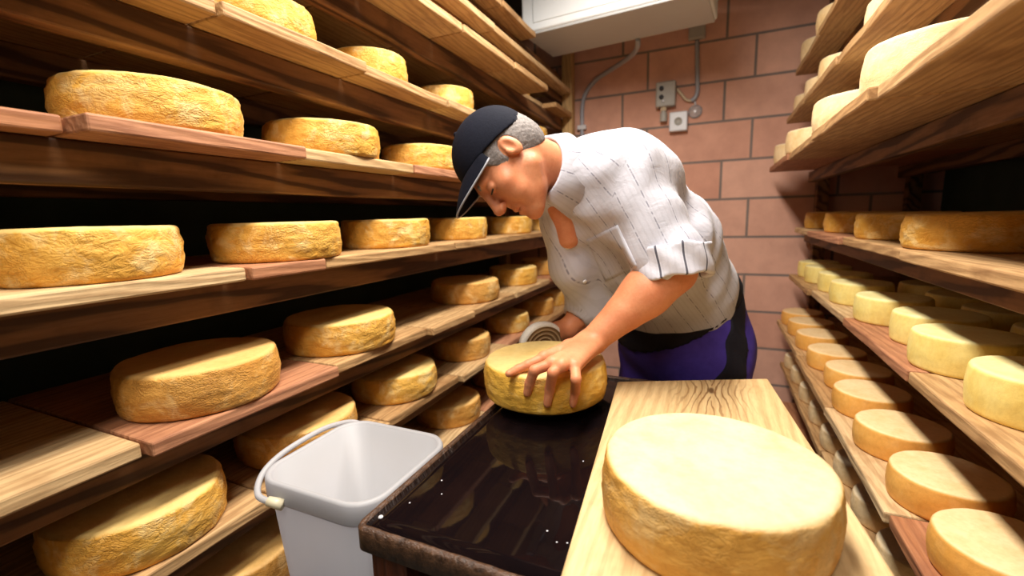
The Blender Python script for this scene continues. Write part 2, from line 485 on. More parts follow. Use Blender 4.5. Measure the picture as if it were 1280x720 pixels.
def plank(x0, x1, y0, y1, ztop, t, mat, label, group, tilt=0.0):
    bm = bmesh.new()
    w, l = (x1 - x0) / 2, (y1 - y0) / 2
    add_box(bm, (-w, -l, 0), (w, l, t), 0.004)
    bmesh.ops.subdivide_edges(bm, edges=[e for e in bm.edges if e.calc_length() > 0.2], cuts=6, use_grid_fill=True)
    s = rnd.uniform(0, 99)
    for v in bm.verts:
        q = mnoise.noise_vector(Vector((v.co.x * 4 + s, v.co.y * 7, 0)))
        v.co.x += q.x * 0.004
    o = obj('shelf_plank', bm, mat)
    o.location = ((x0 + x1) / 2, (y0 + y1) / 2, ztop - t); o.rotation_euler = (0, 0, tilt)
    return tag(o, label, 'plank', group)


PM = ['wood_plank', 'wood_plank_pale', 'wood_plank', 'wood_plank_red', 'wood_plank']
# plank joints along each shelf of the left rack (metres from the camera), front edge offset per plank
L_CUT = {
    0: [0.0, 0.42, 0.83, 1.27, 1.68, 2.10, 2.55, 3.06],
    1: [0.0, 0.22, 0.63, 1.03, 1.46, 1.92, 2.40, 3.06],
    2: [-0.05, 0.405, 0.845, 1.268, 1.572, 2.02, 2.52, 3.06],
    3: [-0.05, 0.22, 0.63, 0.835, 1.46, 1.95, 2.50, 3.06],
    4: [-0.05, 0.385, 0.798, 1.23, 1.68, 2.12, 2.55, 3.06],
    5: [0.10, 0.627, 1.028, 1.46, 1.90, 2.33, 2.70, 3.06],
    6: [0.70, 1.12, 1.50, 1.95, 2.38, 2.72, 3.06],
    7: [0.70, 1.90, 3.06],
    8: [0.70, 1.12, 1.54, 1.96, 2.37],
}
L_EDGE = {
    0: [-0.89, -0.88, -0.89, -0.88, -0.90, -0.89, -0.89],
    1: [-0.90, -0.90, -0.885, -0.90, -0.88, -0.90, -0.885],
    2: [-0.905, -0.885, -0.90, -0.875, -0.895, -0.885, -0.90],
    3: [-0.88, -0.895, -0.885, -0.89, -0.885, -0.895, -0.885],
    4: [-0.93, -0.875, -0.89, -0.885, -0.89, -0.885, -0.89],
    5: [-0.885, -0.875, -0.89, -0.885, -0.895, -0.885, -0.89],
    6: [-0.835, -0.84, -0.835, -0.83, -0.985, -0.90],
    7: [-0.90, -0.905],
    8: [-0.895, -0.89, -0.895, -0.89],
}
for i, z in enumerate(L_SH):
    cuts = L_CUT[i]
    nth = ORD[len(L_SH) - 1 - i]
    for j in range(len(cuts) - 1):
        y0, y1 = cuts[j] + 0.003, cuts[j + 1] - 0.003
        t = PT
        m = PM[(i * 3 + j * 2) % 5]
        if i == 4 and j in (0, 1): m = 'wood_plank_red'
        if i == 2 and j == 0: m, t = 'wood_plank_pale', 0.045
        if i >= 5 and m == 'wood_plank_red': m = 'wood_plank'
        if i == 7: m = 'wood_plank_pale'
        plank(LX_BACK - 0.04, L_EDGE[i][j], y0, y1, z, PT, m,
              f'{ {"wood_plank": "brown", "wood_plank_pale": "pale", "wood_plank_red": "reddish"}[m] } plank, {nth} shelf down behind the bucket, {ORD[j]} from the camera', 'planks of the bucket-side rack')
R_CUT = [0.0, 0.62, 1.22, 1.80, 2.40, 3.04]
for i, z in enumerate(R_SH):
    nth = ORD[len(R_SH) - 1 - i]
    for j in range(5):
        e = R_X[i] + [0.0, 0.008, -0.006, 0.006, 0.0][(i + j) % 5]
        sh = [0.0, 0.12, -0.1, 0.05, 0.18, -0.05, 0.1, 0.0][i]
        y0 = R_CUT[j] + (sh if j else 0) + 0.003; y1 = R_CUT[j + 1] + (sh if j < 4 else 0) - 0.003
        m = PM[(i * 2 + j * 3 + 1) % 5]
        if i == 4 and j == 0: m = 'wood_plank_red'
        plank(e, 0.97, y0, y1, z, PT, m,
              f'{ {"wood_plank": "brown", "wood_plank_pale": "pale", "wood_plank_red": "reddish"}[m] } plank, {nth} shelf down opposite the bucket, {ORD[j]} from the camera', 'planks of the rack opposite the bucket')


# ------------------------------------------------------------------ cheeses
def wheel_mesh(name, r, h, seed, seg=72, wr=0.0022, nside=12, ntop=14):
    prof = []
    e = 0.011
    for k in range(1, ntop): prof.append(((r - e) * k / ntop, 0.0))
    for k in range(5):
        a = math.pi / 2 * k / 4; prof.append((r - e + e * math.sin(a), e - e * math.cos(a)))
    for k in range(1, nside):
        t = k / nside; prof.append((r + 0.004 * math.sin(math.pi * t), e + (h - 2 * e) * t))
    for k in range(5):
        a = math.pi / 2 * k / 4; prof.append((r - e + e * math.cos(a), h - e + e * math.sin(a)))
    for k in range(ntop - 1, 0, -1): prof.append(((r - e) * k / ntop, h))
    prof = [(0, 0.0)] + prof + [(0, h)]
    bm = bmesh.new(); add_lathe(bm, prof, seg)
    s = Vector((seed * 13.7, seed * 5.1, seed * 2.3))
    for v in bm.verts:
        q = v.co
        rad = Vector((q.x, q.y, 0)); rl = rad.length
        side = min(1.0, max(0.0, (rl - r + 0.02) / 0.02))
        n1 = mnoise.noise(q * 9 + s); n2 = mnoise.noise(Vector((q.x * 45, q.y * 45, q.z * 70)) + s)
        n3 = mnoise.noise(Vector((q.x * 95, q.y * 95, q.z * 130)) + s)
        if rl > 1e-6:
            rad.normalize(); q += rad * side * (n1 * 0.0035 + n2 * wr + n3 * wr * 0.7)
        if q.z > h * 0.5: q.z += n1 * 0.0018 + n2 * 0.0005
    me = bpy.data.meshes.new(name)
    bmesh.ops.recalc_face_normals(bm, faces=bm.faces[:]); bm.to_mesh(me); bm.free()
    me.polygons.foreach_set('use_smooth', [True] * len(me.polygons))
    return me


R0, H0 = 0.15, 0.09
BANK = {}
for mname, wr, cnt in (('cheese_gold', 0.0032, 5), ('cheese_deep', 0.0022, 3), ('cheese_yellow', 0.0008, 3), ('cheese_orange', 0.0008, 3), ('cheese_cream', 0.0014, 3)):
    BANK[mname] = []
    for k in range(cnt):
        me = wheel_mesh('cheese', R0, H0, len(BANK) * 10 + k + 1, wr=wr)
        me.materials.append(MATS[mname]); BANK[mname].append(me)
_cnt = {}


def wheel(kind, x, y, z, r, h, label, group):
    k = _cnt.get(kind, 0); _cnt[kind] = k + 1
    o = bpy.data.objects.new('cheese', BANK[kind][k % len(BANK[kind])]); C.objects.link(o)
    o.location = (x, y, z + 0.0005); o.scale = (r / R0, r / R0, h / H0); o.rotation_euler = (0, 0, rnd.uniform(0, 6.28))
    return tag(o, label, 'cheese', group)


LCH = {   # shelf: (y, radius, x)
    5: [(0.83, 0.131, -1.04), (1.215, 0.118, -1.03), (1.66, 0.116, -1.03), (2.10, 0.112, -1.03), (2.58, 0.112, -1.03), (2.95, 0.105, -1.03)],
    4: [(0.57, 0.148, -1.03), (1.00, 0.15, -1.03), (1.47, 0.142, -1.03), (1.93, 0.14, -1.04), (2.40, 0.135, -1.04), (2.84, 0.13, -1.04)],
    3: [(0.432, 0.135, -1.035), (0.82, 0.150, -1.03), (1.25, 0.144, -1.035), (1.72, 0.132, -1.035), (2.27, 0.128, -1.035), (2.75, 0.128, -1.04)],
    2: [(0.59, 0.150, -1.03), (1.02, 0.157, -1.045), (1.80, 0.155, -1.05), (2.33, 0.135, -1.04), (2.78, 0.13, -1.04)],
    1: [(0.445, 0.146, -1.045), (0.835, 0.154, -1.05), (1.25, 0.150, -1.045), (1.715, 0.130, -1.035), (2.20, 0.125, -1.035), (2.64, 0.125, -1.04), (2.95, 0.11, -1.04)],
    0: [(0.62, 0.128, -1.035), (1.15, 0.14, -1.04), (1.585, 0.14, -1.04), (2.05, 0.13, -1.04)],
    6: [(2.52, 0.10, -1.10)],
}
for i in sorted(LCH, reverse=True):
    nth = ORD[len(L_SH) - 1 - i]
    for j, (y, r, x) in enumerate(LCH[i]):
        kind = 'cheese_gold' if i >= 3 else ('cheese_deep' if (i + j) % 2 == 0 or i < 1 else 'cheese_gold')
        h = {5: 0.085, 4: 0.088, 3: 0.092, 2: 0.094, 1: 0.094, 0: 0.09, 6: 0.06}[i]
        wheel(kind, x, y, L_SH[i], r, h,
              f'golden wrinkled cheese wheel, {nth} shelf down behind the bucket, {ORD[j]} from the camera' if len(LCH[i]) > 1 else
              'small golden cheese wheel alone high at the far end of the bucket-side rack', f'cheese wheels on the {nth} shelf down behind the bucket')

RCH = {   # shelf: (kind, [(y, radius, x)], height, word)
    4: ('cheese_gold', [(0.86, 0.13, 0.565), (1.42, 0.15, 0.585), (1.86, 0.13, 0.57), (2.36, 0.125, 0.57), (2.86, 0.12, 0.57)], 0.085, 'golden'),
    3: ('cheese_yellow', [(0.78, 0.10, 0.54), (1.05, 0.10, 0.54), (1.325, 0.10, 0.54), (1.56, 0.10, 0.57), (1.82, 0.10, 0.545), (2.15, 0.10, 0.54), (2.44, 0.10, 0.55), (2.72, 0.10, 0.54), (2.95, 0.095, 0.54)], 0.085, 'pale yellow'),
    2: ('cheese_orange', [(0.70, 0.10, 0.48), (0.97, 0.10, 0.485), (1.20, 0.10, 0.485), (1.445, 0.10, 0.48), (1.70, 0.10, 0.48), (1.93, 0.10, 0.50), (2.16, 0.10, 0.48), (2.44, 0.10, 0.48), (2.70, 0.10, 0.48), (2.94, 0.10, 0.48)], 0.075, 'orange'),
    1: ('cheese_cream', [(1.30, 0.09, 0.50), (1.52, 0.09, 0.50), (1.74, 0.09, 0.50), (1.96, 0.09, 0.50), (2.20, 0.09, 0.50), (2.44, 0.09, 0.50), (2.70, 0.09, 0.50), (2.94, 0.09, 0.50)], 0.075, 'cream'),
    5: ('cheese_cream', [(1.28, 0.13, 0.42), (1.80, 0.155, 0.438), (2.42, 0.13, 0.415), (2.88, 0.11, 0.395)], 0.10, 'pale cream'),
    6: ('cheese_cream', [(1.75, 0.10, 0.49), (2.30, 0.11, 0.48), (2.62, 0.10, 0.47), (2.94, 0.09, 0.46)], 0.095, 'pale cream'),
    7: ('cheese_cream', [(2.10, 0.11, 0.50), (2.50, 0.11, 0.49), (2.90, 0.10, 0.48)], 0.10, 'pale cream'),
}
for i in sorted(RCH, reverse=True):
    kind, lst, h, word = RCH[i]
    nth = ORD[len(R_SH) - 1 - i]
    for j, (y, r, x) in enumerate(lst):
        wheel(kind, x, y, R_SH[i], r, h, f'{word} cheese wheel, {nth} shelf down opposite the bucket, {ORD[j]} from the camera', f'cheese wheels on the {nth} shelf down opposite the bucket')
for j, y in enumerate((0.95, 1.2, 1.45, 1.7, 1.95, 2.2)):
    wheel('cheese_yellow', 0.77, y, R_SH[3], 0.095, 0.08, f'shaded yellow cheese wheel behind the pale yellow front row, {ORD[j]} from the camera', 'shaded back row of pale yellow cheese wheels')

# ------------------------------------------------------------------ black table, board, big cheese
ZT = 0.86
TX0, TX1, TY0, TY1 = -0.505, 0.12, 0.478, 1.29
tb = tag(empty('wash_table', (-0.19, 0.88, 0)), 'black wet-topped wooden table in the aisle, under the board and the held cheese', 'table')
o3 = tb.location


def tpart(name, lo, hi, mat, bev=0.003):
    return box_obj(name, [lo[k] - o3[k] for k in range(3)], [hi[k] - o3[k] for k in range(3)], mat, tb, bev)


bm = bmesh.new()
add_box(bm, (TX0 + 0.012 - o3[0], TY0 + 0.012 - o3[1], ZT - 0.03), (TX1 - 0.012 - o3[0], TY1 - 0.012 - o3[1], ZT - 0.001))
bmesh.ops.subdivide_edges(bm, edges=bm.edges[:], cuts=24, use_grid_fill=True)
obj('table_top', bm, 'table_black', tb, True)


def rim_bm():
    bm = bmesh.new()
    pts = []
    ro = 0.02
    cs = [(TX0 + ro, TY0 + ro, 180), (TX1 - ro, TY0 + ro, 270), (TX1 - ro, TY1 - ro, 0), (TX0 + ro, TY1 - ro, 90)]
    for cx_, cy_, a0 in cs:
        for k in range(6):
            a = math.radians(a0 + 18 * k)
            pts.append((cx_ + ro * math.cos(a) - o3[0], cy_ + ro * math.sin(a) - o3[1]))
    # dense resample
    dn = []
    for k in range(len(pts)):
        a = Vector(pts[k]); c = Vector(pts[(k + 1) % len(pts)])
        n = max(1, int((c - a).length / 0.012))
        for q in range(n): dn.append(a.lerp(c, q / n))
    n = len(dn)
    prof = [(0.0, ZT - 0.036), (0.0, ZT - 0.002), (0.004, ZT + 0.0035), (0.010, ZT + 0.0035), (0.014, ZT - 0.004), (0.014, ZT - 0.036)]
    rings = []
    for k in range(n):
        t = (dn[(k + 1) % n] - dn[k - 1]).normalized(); inn = Vector((-t.y, t.x))
        w = mnoise.noise(Vector((dn[k].x * 30, dn[k].y * 30, 0))) * 0.0018
        rings.append([bm.verts.new((*(dn[k] + inn * (d + (w if 0 < q < 4 else 0))), z + (w if 1 < q < 4 else 0))) for q, (d, z) in enumerate(prof)])
    for k in range(n):
        A = rings[k]; B = rings[(k + 1) % n]
        for q in range(len(prof)):
            q2 = (q + 1) % len(prof)
            bm.faces.new((A[q], A[q2], B[q2], B[q]))
    return bm


obj('table_rim', rim_bm(), 'table_rim', tb, True)
for lo, hi in (((TX0 + 0.015, TY0 + 0.02), (TX0 + 0.085, TY0 + 0.06)), ((TX1 - 0.085, TY0 + 0.02), (TX1 - 0.015, TY0 + 0.06)),
               ((TX0 + 0.015, TY1 - 0.06), (TX0 + 0.085, TY1 - 0.02)), ((TX1 - 0.085, TY1 - 0.06), (TX1 - 0.015, TY1 - 0.02))):
    tpart('leg', (*lo, 0.0), (*hi, ZT - 0.03), 'wood_table')
tpart('side_panel', (TX0 + 0.02, TY0 + 0.06, 0.25), (TX0 + 0.045, TY1 - 0.06, ZT - 0.03), 'wood_table')
tpart('side_panel', (TX1 - 0.045, TY0 + 0.06, 0.25), (TX1 - 0.02, TY1 - 0.06, ZT - 0.03), 'wood_table')
tpart('dark_gap_sheet', (TX0 + 0.085, TY0 + 0.10, 0.25), (TX1 - 0.085, TY0 + 0.12, ZT - 0.03), 'trouser_black')  # black sheet: the dark void between the legs put in as colour

# the thick pine board lying across the table, its far end sawn slightly askew
ZB = 0.90
bc = [(-0.152, 0.42), (0.238, 0.42), (0.146, 1.305), (-0.218, 1.150)]
bm = bmesh.new()
c0 = Vector((0.005, 0.85))
vs = [bm.verts.new((x - c0.x, y - c0.y, 0)) for x, y in bc] + [bm.verts.new((x - c0.x, y - c0.y, ZB - ZT - 0.007)) for x, y in bc]
for f in ((3, 2, 1, 0), (4, 5, 6, 7), (0, 1, 5, 4), (1, 2, 6, 5), (2, 3, 7, 6), (3, 0, 4, 7)): bm.faces.new([vs[k] for k in f])
bmesh.ops.bevel(bm, geom=bm.edges[:], offset=0.004, segments=2, profile=0.5, affect='EDGES')
bo = obj('wooden_board', bm, 'wood_board'); bo.location = (c0.x, c0.y, ZT + 0.007)
tag(bo, 'pale pine board with dark grain lying on the black table under the big cheese', 'board')

me = wheel_mesh('cheese', 0.150, 0.098, 77, seg=200, wr=0.0012, nside=26, ntop=30)
me.materials.append(MATS['cheese_big'])
o = bpy.data.objects.new('cheese', me); C.objects.link(o)
o.location = (0.012, 0.648, ZB + 0.0005); o.rotation_euler = (0, 0, 0.4)
tag(o, 'large cheese wheel with smooth cream top and brown wrinkled side on the pine board', 'cheese')

HC = np.array([-0.388, 1.055]); HR, HH, HZ = 0.155, 0.094, 0.886
bm = bmesh.new()
add_lathe(bm, [(0, 0), (0.10, 0), (0.105, 0.004), (0.105, 0.010), (0.118, 0.014), (0.12, 0.020), (0.117, 0.0245), (0, 0.0245)], 64)
o = obj('turntable', bm, 'dark_plastic', None, True); o.location = (HC[0], HC[1], ZT + 0.0005)
tag(o, 'low black round turntable under the cheese the man holds', 'turntable')
me = wheel_mesh('cheese', HR, HH, 31, seg=140, wr=0.0018, nside=22, ntop=20)
me.materials.append(MATS['cheese_held'])
o = bpy.data.objects.new('cheese', me); C.objects.link(o); o.location = (HC[0], HC[1], HZ)
tag(o, 'yellow cheese wheel under the hands of the man in the cap', 'cheese')

# crumbs on the wet table top
for k, (u, v, s) in enumerate(((476, 646, 0.004), (552, 600, 0.0016), (552, 617, 0.0014), (684, 663, 0.0016), (696, 677, 0.0014), (709, 678, 0.0014), (729, 576, 0.0016), (512, 628, 0.0015))):
    p = on_z(u, v, ZT)
    bm = bmesh.new(); bmesh.ops.create_icosphere(bm, subdivisions=3, radius=s)
    for q in bm.verts: q.co.z = max(-s * 0.2, q.co.z * 0.6) ; q.co += q.co * 0.2 * mnoise.noise(q.co * 500)
    o = obj('cheese_crumb', bm, 'white_plastic', None, True); o.location = (p[0], p[1], ZT + s * 0.2 - 0.0012)
    tag(o, 'largest white crumb on the black table top, near its bucket-side corner' if k == 0 else 'tiny white speck of cheese on the wet black table top', 'crumb', 'crumbs on the black table')


# ------------------------------------------------------------------ bucket on its crate
def rrect(hx, hy, rad, n=8):
    out = []
    for sx, sy, a0 in ((1, 1, 0), (-1, 1, 90), (-1, -1, 180), (1, -1, 270)):
        for k in range(n + 1):
            a = math.radians(a0 + 90 * k / n)
            out.append((sx * (hx - rad) + rad * math.cos(a), sy * (hy - rad) + rad * math.sin(a)))
    return out


def loft(bm, sections, cap0=True, cap1=True):
    rings = [[bm.verts.new((x, y, z)) for x, y in pts] for pts, z in sections]
    n = len(rings[0])
    for A, B in zip(rings, rings[1:]):
        for k in range(n): bm.faces.new((A[k], A[(k + 1) % n], B[(k + 1) % n], B[k]))
    if cap0: bm.faces.new(rings[0][::-1])
    if cap1: bm.faces.new(rings[-1])


BH = 0.40; ZR = 0.85
bk = tag(empty('bucket', (-0.668, 0.668, ZR - BH), 0.0), 'open white square plastic bucket with a bail handle between rack and black table', 'bucket')
hx, hy = 0.147, 0.140
bm = bmesh.new()
loft(bm, [(rrect(hx * 0.78, hy * 0.78, 0.05), 0.0), (rrect(hx * 0.80, hy * 0.80, 0.05), 0.006), (rrect(hx * 0.945, hy * 0.945, 0.058), BH - 0.055), (rrect(hx * 0.95, hy * 0.95, 0.058), BH - 0.004),
          (rrect(hx * 0.925, hy * 0.925, 0.055), BH - 0.004), (rrect(hx * 0.77, hy * 0.77, 0.046), 0.012), (rrect(hx * 0.72, hy * 0.72, 0.04), 0.008)])
obj('bucket_body', bm, 'bucket_plastic', bk, True)
bm = bmesh.new()
loft(bm, [(rrect(hx * 0.925, hy * 0.925, 0.055), BH - 0.004), (rrect(hx * 0.955, hy * 0.955, 0.058), BH - 0.045), (rrect(hx * 0.985, hy * 0.985, 0.060), BH - 0.045), (rrect(hx, hy, 0.06), BH - 0.040),
          (rrect(hx, hy, 0.06), BH - 0.006), (rrect(hx * 0.985, hy * 0.985, 0.059), BH), (rrect(hx * 0.94, hy * 0.94, 0.056), BH), (rrect(hx * 0.925, hy * 0.925, 0.055), BH - 0.004)], False, False)
obj('bucket_rim', bm, 'bucket_plastic', bk, True)
bm = bmesh.new()
hp = smooth_path([(-0.07, -hy - 0.008, BH - 0.034), (-0.115, -hy - 0.010, BH - 0.028), (-0.148, -hy + 0.025, BH - 0.012), (-0.158, -0.06, BH + 0.002), (-0.160, 0.02, BH + 0.006), (-0.156, 0.08, BH + 0.003), (-0.140, 0.135, BH - 0.010), (-0.095, hy + 0.008, BH - 0.030)], 8)
add_tube(bm, hp, 0.0062, 10)
hd = obj('bail_handle', bm, 'bucket_plastic', bk, True)
for p in (hp[0], hp[-1]):
    bm = bmesh.new(); s = -1 if p.y < 0 else 1
    add_tube(bm, [(p.x + 0.012, p.y - s * 0.006, p.z - 0.004), (p.x - 0.016, p.y + s * 0.004, p.z + 0.003)], [0.011, 0.009], 12)
    q = obj('handle_end', bm, 'cream_plastic', hd, True); q['label'] = 'yellowed handle end'
cr = tag(empty('crate', (-0.668, 0.668, 0)), 'low wooden stand under the white bucket', 'stand')
box_obj('stand_top', (-0.15, -0.16, ZR - BH - 0.03), (0.15, 0.16, ZR - BH - 0.0005), 'wood_plank', cr)
for sx in (-1, 1):
    for sy in (-1, 1):
        box_obj('leg', (sx * 0.125 - 0.02, sy * 0.13 - 0.02, 0), (sx * 0.125 + 0.02, sy * 0.13 + 0.02, ZR - BH - 0.03), 'wood_plank', cr)

# ------------------------------------------------------------------ ceiling unit and wall electrics
UY = 2.38
un = tag(empty('cooling_unit', (-0.54, UY + 0.19, 2.30), -0.09), 'white box-shaped unit hanging under the ceiling above the end wall', 'ceiling unit')
bm = bmesh.new(); add_box(bm, (-0.43, -0.2, 0.012), (0.50, 0.2, 0.235), 0.012, 3); obj('housing', bm, 'unit_white', un)
for hx_ in (-0.36, 0.43):
    for hy_ in (-0.15, 0.15):
        bm = bmesh.new(); add_tube(bm, [(hx_, hy_, 0.23), (hx_, hy_, ZC - 2.30)], 0.006, 8); obj('hanger_rod', bm, 'steel', un, True)
bm = bmesh.new(); add_box(bm, (-0.42, -0.19, 0.0), (0.49, 0.19, 0.014), 0.004); obj('bottom_tray', bm, 'unit_grey', un)
bm = bmesh.new(); add_box(bm, (-0.36, -0.206, 0.05), (0.43, -0.198, 0.215), 0.004); obj('front_cover', bm, 'unit_white', un)

z0 = YW - 0.016
bm = bmesh.new()
add_tube(bm, smooth_path([(-0.865, z0, 1.55), (-0.865, z0, 1.94), (-0.862, z0, 2.08), (-0.835, z0, 2.17), (-0.76, z0, 2.245), (-0.61, z0 - 0.08, 2.285), (-0.49, z0 - 0.26, 2.275), (-0.435, z0 - 0.40, 2.268), (-0.425, z0 - 0.45, 2.292)], 8), 0.014, 12)
o = obj('conduit_pipe', bm, 'conduit_grey', None, True)
tag(o, 'bent grey conduit rising up the wall to the white ceiling unit', 'conduit')
bm = bmesh.new(); add_box(bm, (-0.895, YW - 0.036, 1.925), (-0.835, YW - 0.0005, 1.955), 0.004)
tag(obj('pipe_clip', bm, 'white_plastic'), 'small white clip holding the bent conduit on the wall', 'clip')

cd = tag(empty('conduit_pipe', (-0.13, YW, 2.07)), 'straight thin grey conduit below the small junction box on the wall', 'conduit')
bm = bmesh.new(); add_tube(bm, smooth_path([(-0.008, -0.016, 0.31), (0.0, -0.016, 0.10), (0.004, -0.016, 0.02), (-0.006, -0.016, -0.02), (-0.03, -0.016, -0.04)], 6), 0.0125, 12); obj('pipe', bm, 'conduit_grey', cd, True)
bm = bmesh.new(); add_tube(bm, smooth_path([(-0.03, -0.016, -0.04), (-0.06, -0.018, -0.03), (-0.085, -0.02, 0.0), (-0.115, -0.022, 0.04)], 6), 0.009, 10); obj('cable', bm, 'cable_beige', cd, True)
jb = tag(empty('junction_box', (-0.14, YW, 2.43)), 'small square grey junction box high on the end wall in shadow', 'junction box')
bm = bmesh.new(); add_box(bm, (-0.048, -0.04, -0.045), (0.048, -0.0005, 0.05), 0.006); obj('box', bm, 'box_grey', jb)
bm = bmesh.new(); add_box(bm, (-0.043, -0.046, -0.04), (0.043, -0.038, 0.045), 0.004); obj('lid', bm, 'box_grey', jb)

sw = tag(empty('switch_box', (-0.312, YW, 2.085)), 'grey switch box with two dark buttons on the clay block wall', 'switch')
bm = bmesh.new(); add_box(bm, (-0.06, -0.06, -0.078), (0.06, -0.0005, 0.075), 0.01, 3); obj('box', bm, 'box_grey', sw)
for zz in (0.032, -0.02):
    bm = bmesh.new(); add_lathe(bm, [(0, 0), (0.014, 0), (0.014, 0.008), (0.011, 0.011), (0, 0.011)], 20, Matrix.Translation((-0.024, -0.059, zz)) @ Matrix.Rotation(math.pi / 2, 4, 'X')); obj('button', bm, 'dark_plastic', sw, True)
bm = bmesh.new(); add_lathe(bm, [(0, 0), (0.01, 0), (0.01, 0.006), (0, 0.006)], 16, Matrix.Translation((-0.012, -0.059, -0.045)) @ Matrix.Rotation(math.pi / 2, 4, 'X')); q = obj('indicator', bm, 'white_plastic', sw, True)
bm = bmesh.new(); add_tube(bm, [(-0.012, -0.03, -0.076), (-0.012, -0.03, -0.10)], 0.020, 6); obj('cable_gland', bm, 'cable_beige', sw)
bm = bmesh.new(); add_tube(bm, [(-0.012, -0.03, -0.10), (-0.012, -0.03, -0.112), (-0.012, -0.03, -0.113), (-0.012, -0.03, -0.165)], [0.016, 0.016, 0.022, 0.022], 16); obj('plug', bm, 'box_grey', sw)

so = tag(empty('wall_socket', (-0.232, YW, 1.91)), 'square white wall socket below the grey switch box', 'socket')
bm = bmesh.new(); add_box(bm, (-0.055, -0.05, -0.06), (0.055, -0.0005, 0.06), 0.008, 3); obj('plate', bm, 'white_plastic', so)
bm = bmesh.new(); add_lathe(bm, [(0.024, 0.0), (0.024, 0.006), (0.019, 0.006), (0.018, 0.001), (0, 0.001)], 24, Matrix.Translation((0, -0.0495, 0.0)) @ Matrix.Rotation(math.pi / 2, 4, 'X')); obj('socket_well', bm, 'box_grey', so, True)
b = NB('clear_glass'); b.done((0.9, 0.92, 0.95), 0.05, 0.5); b.b.inputs['Transmission Weight'].default_value = 0.75
gl = tag(empty('glass_disc', (-0.135, YW, 1.965)), 'small round clear glass disc hanging beside the white socket', 'disc')
bm = bmesh.new(); add_lathe(bm, [(0, 0), (0.038, 0), (0.042, 0.005), (0.038, 0.012), (0.03, 0.017), (0, 0.02)], 32, Matrix.Translation((0, -0.004, 0)) @ Matrix.Rotation(math.pi / 2, 4, 'X')); obj('disc', bm, 'clear_glass', gl, True)
bm = bmesh.new(); add_tube(bm, [(0, -0.012, 0.038), (-0.004, -0.012, 0.06)], 0.006, 8); obj('stem', bm, 'white_plastic', gl, True)

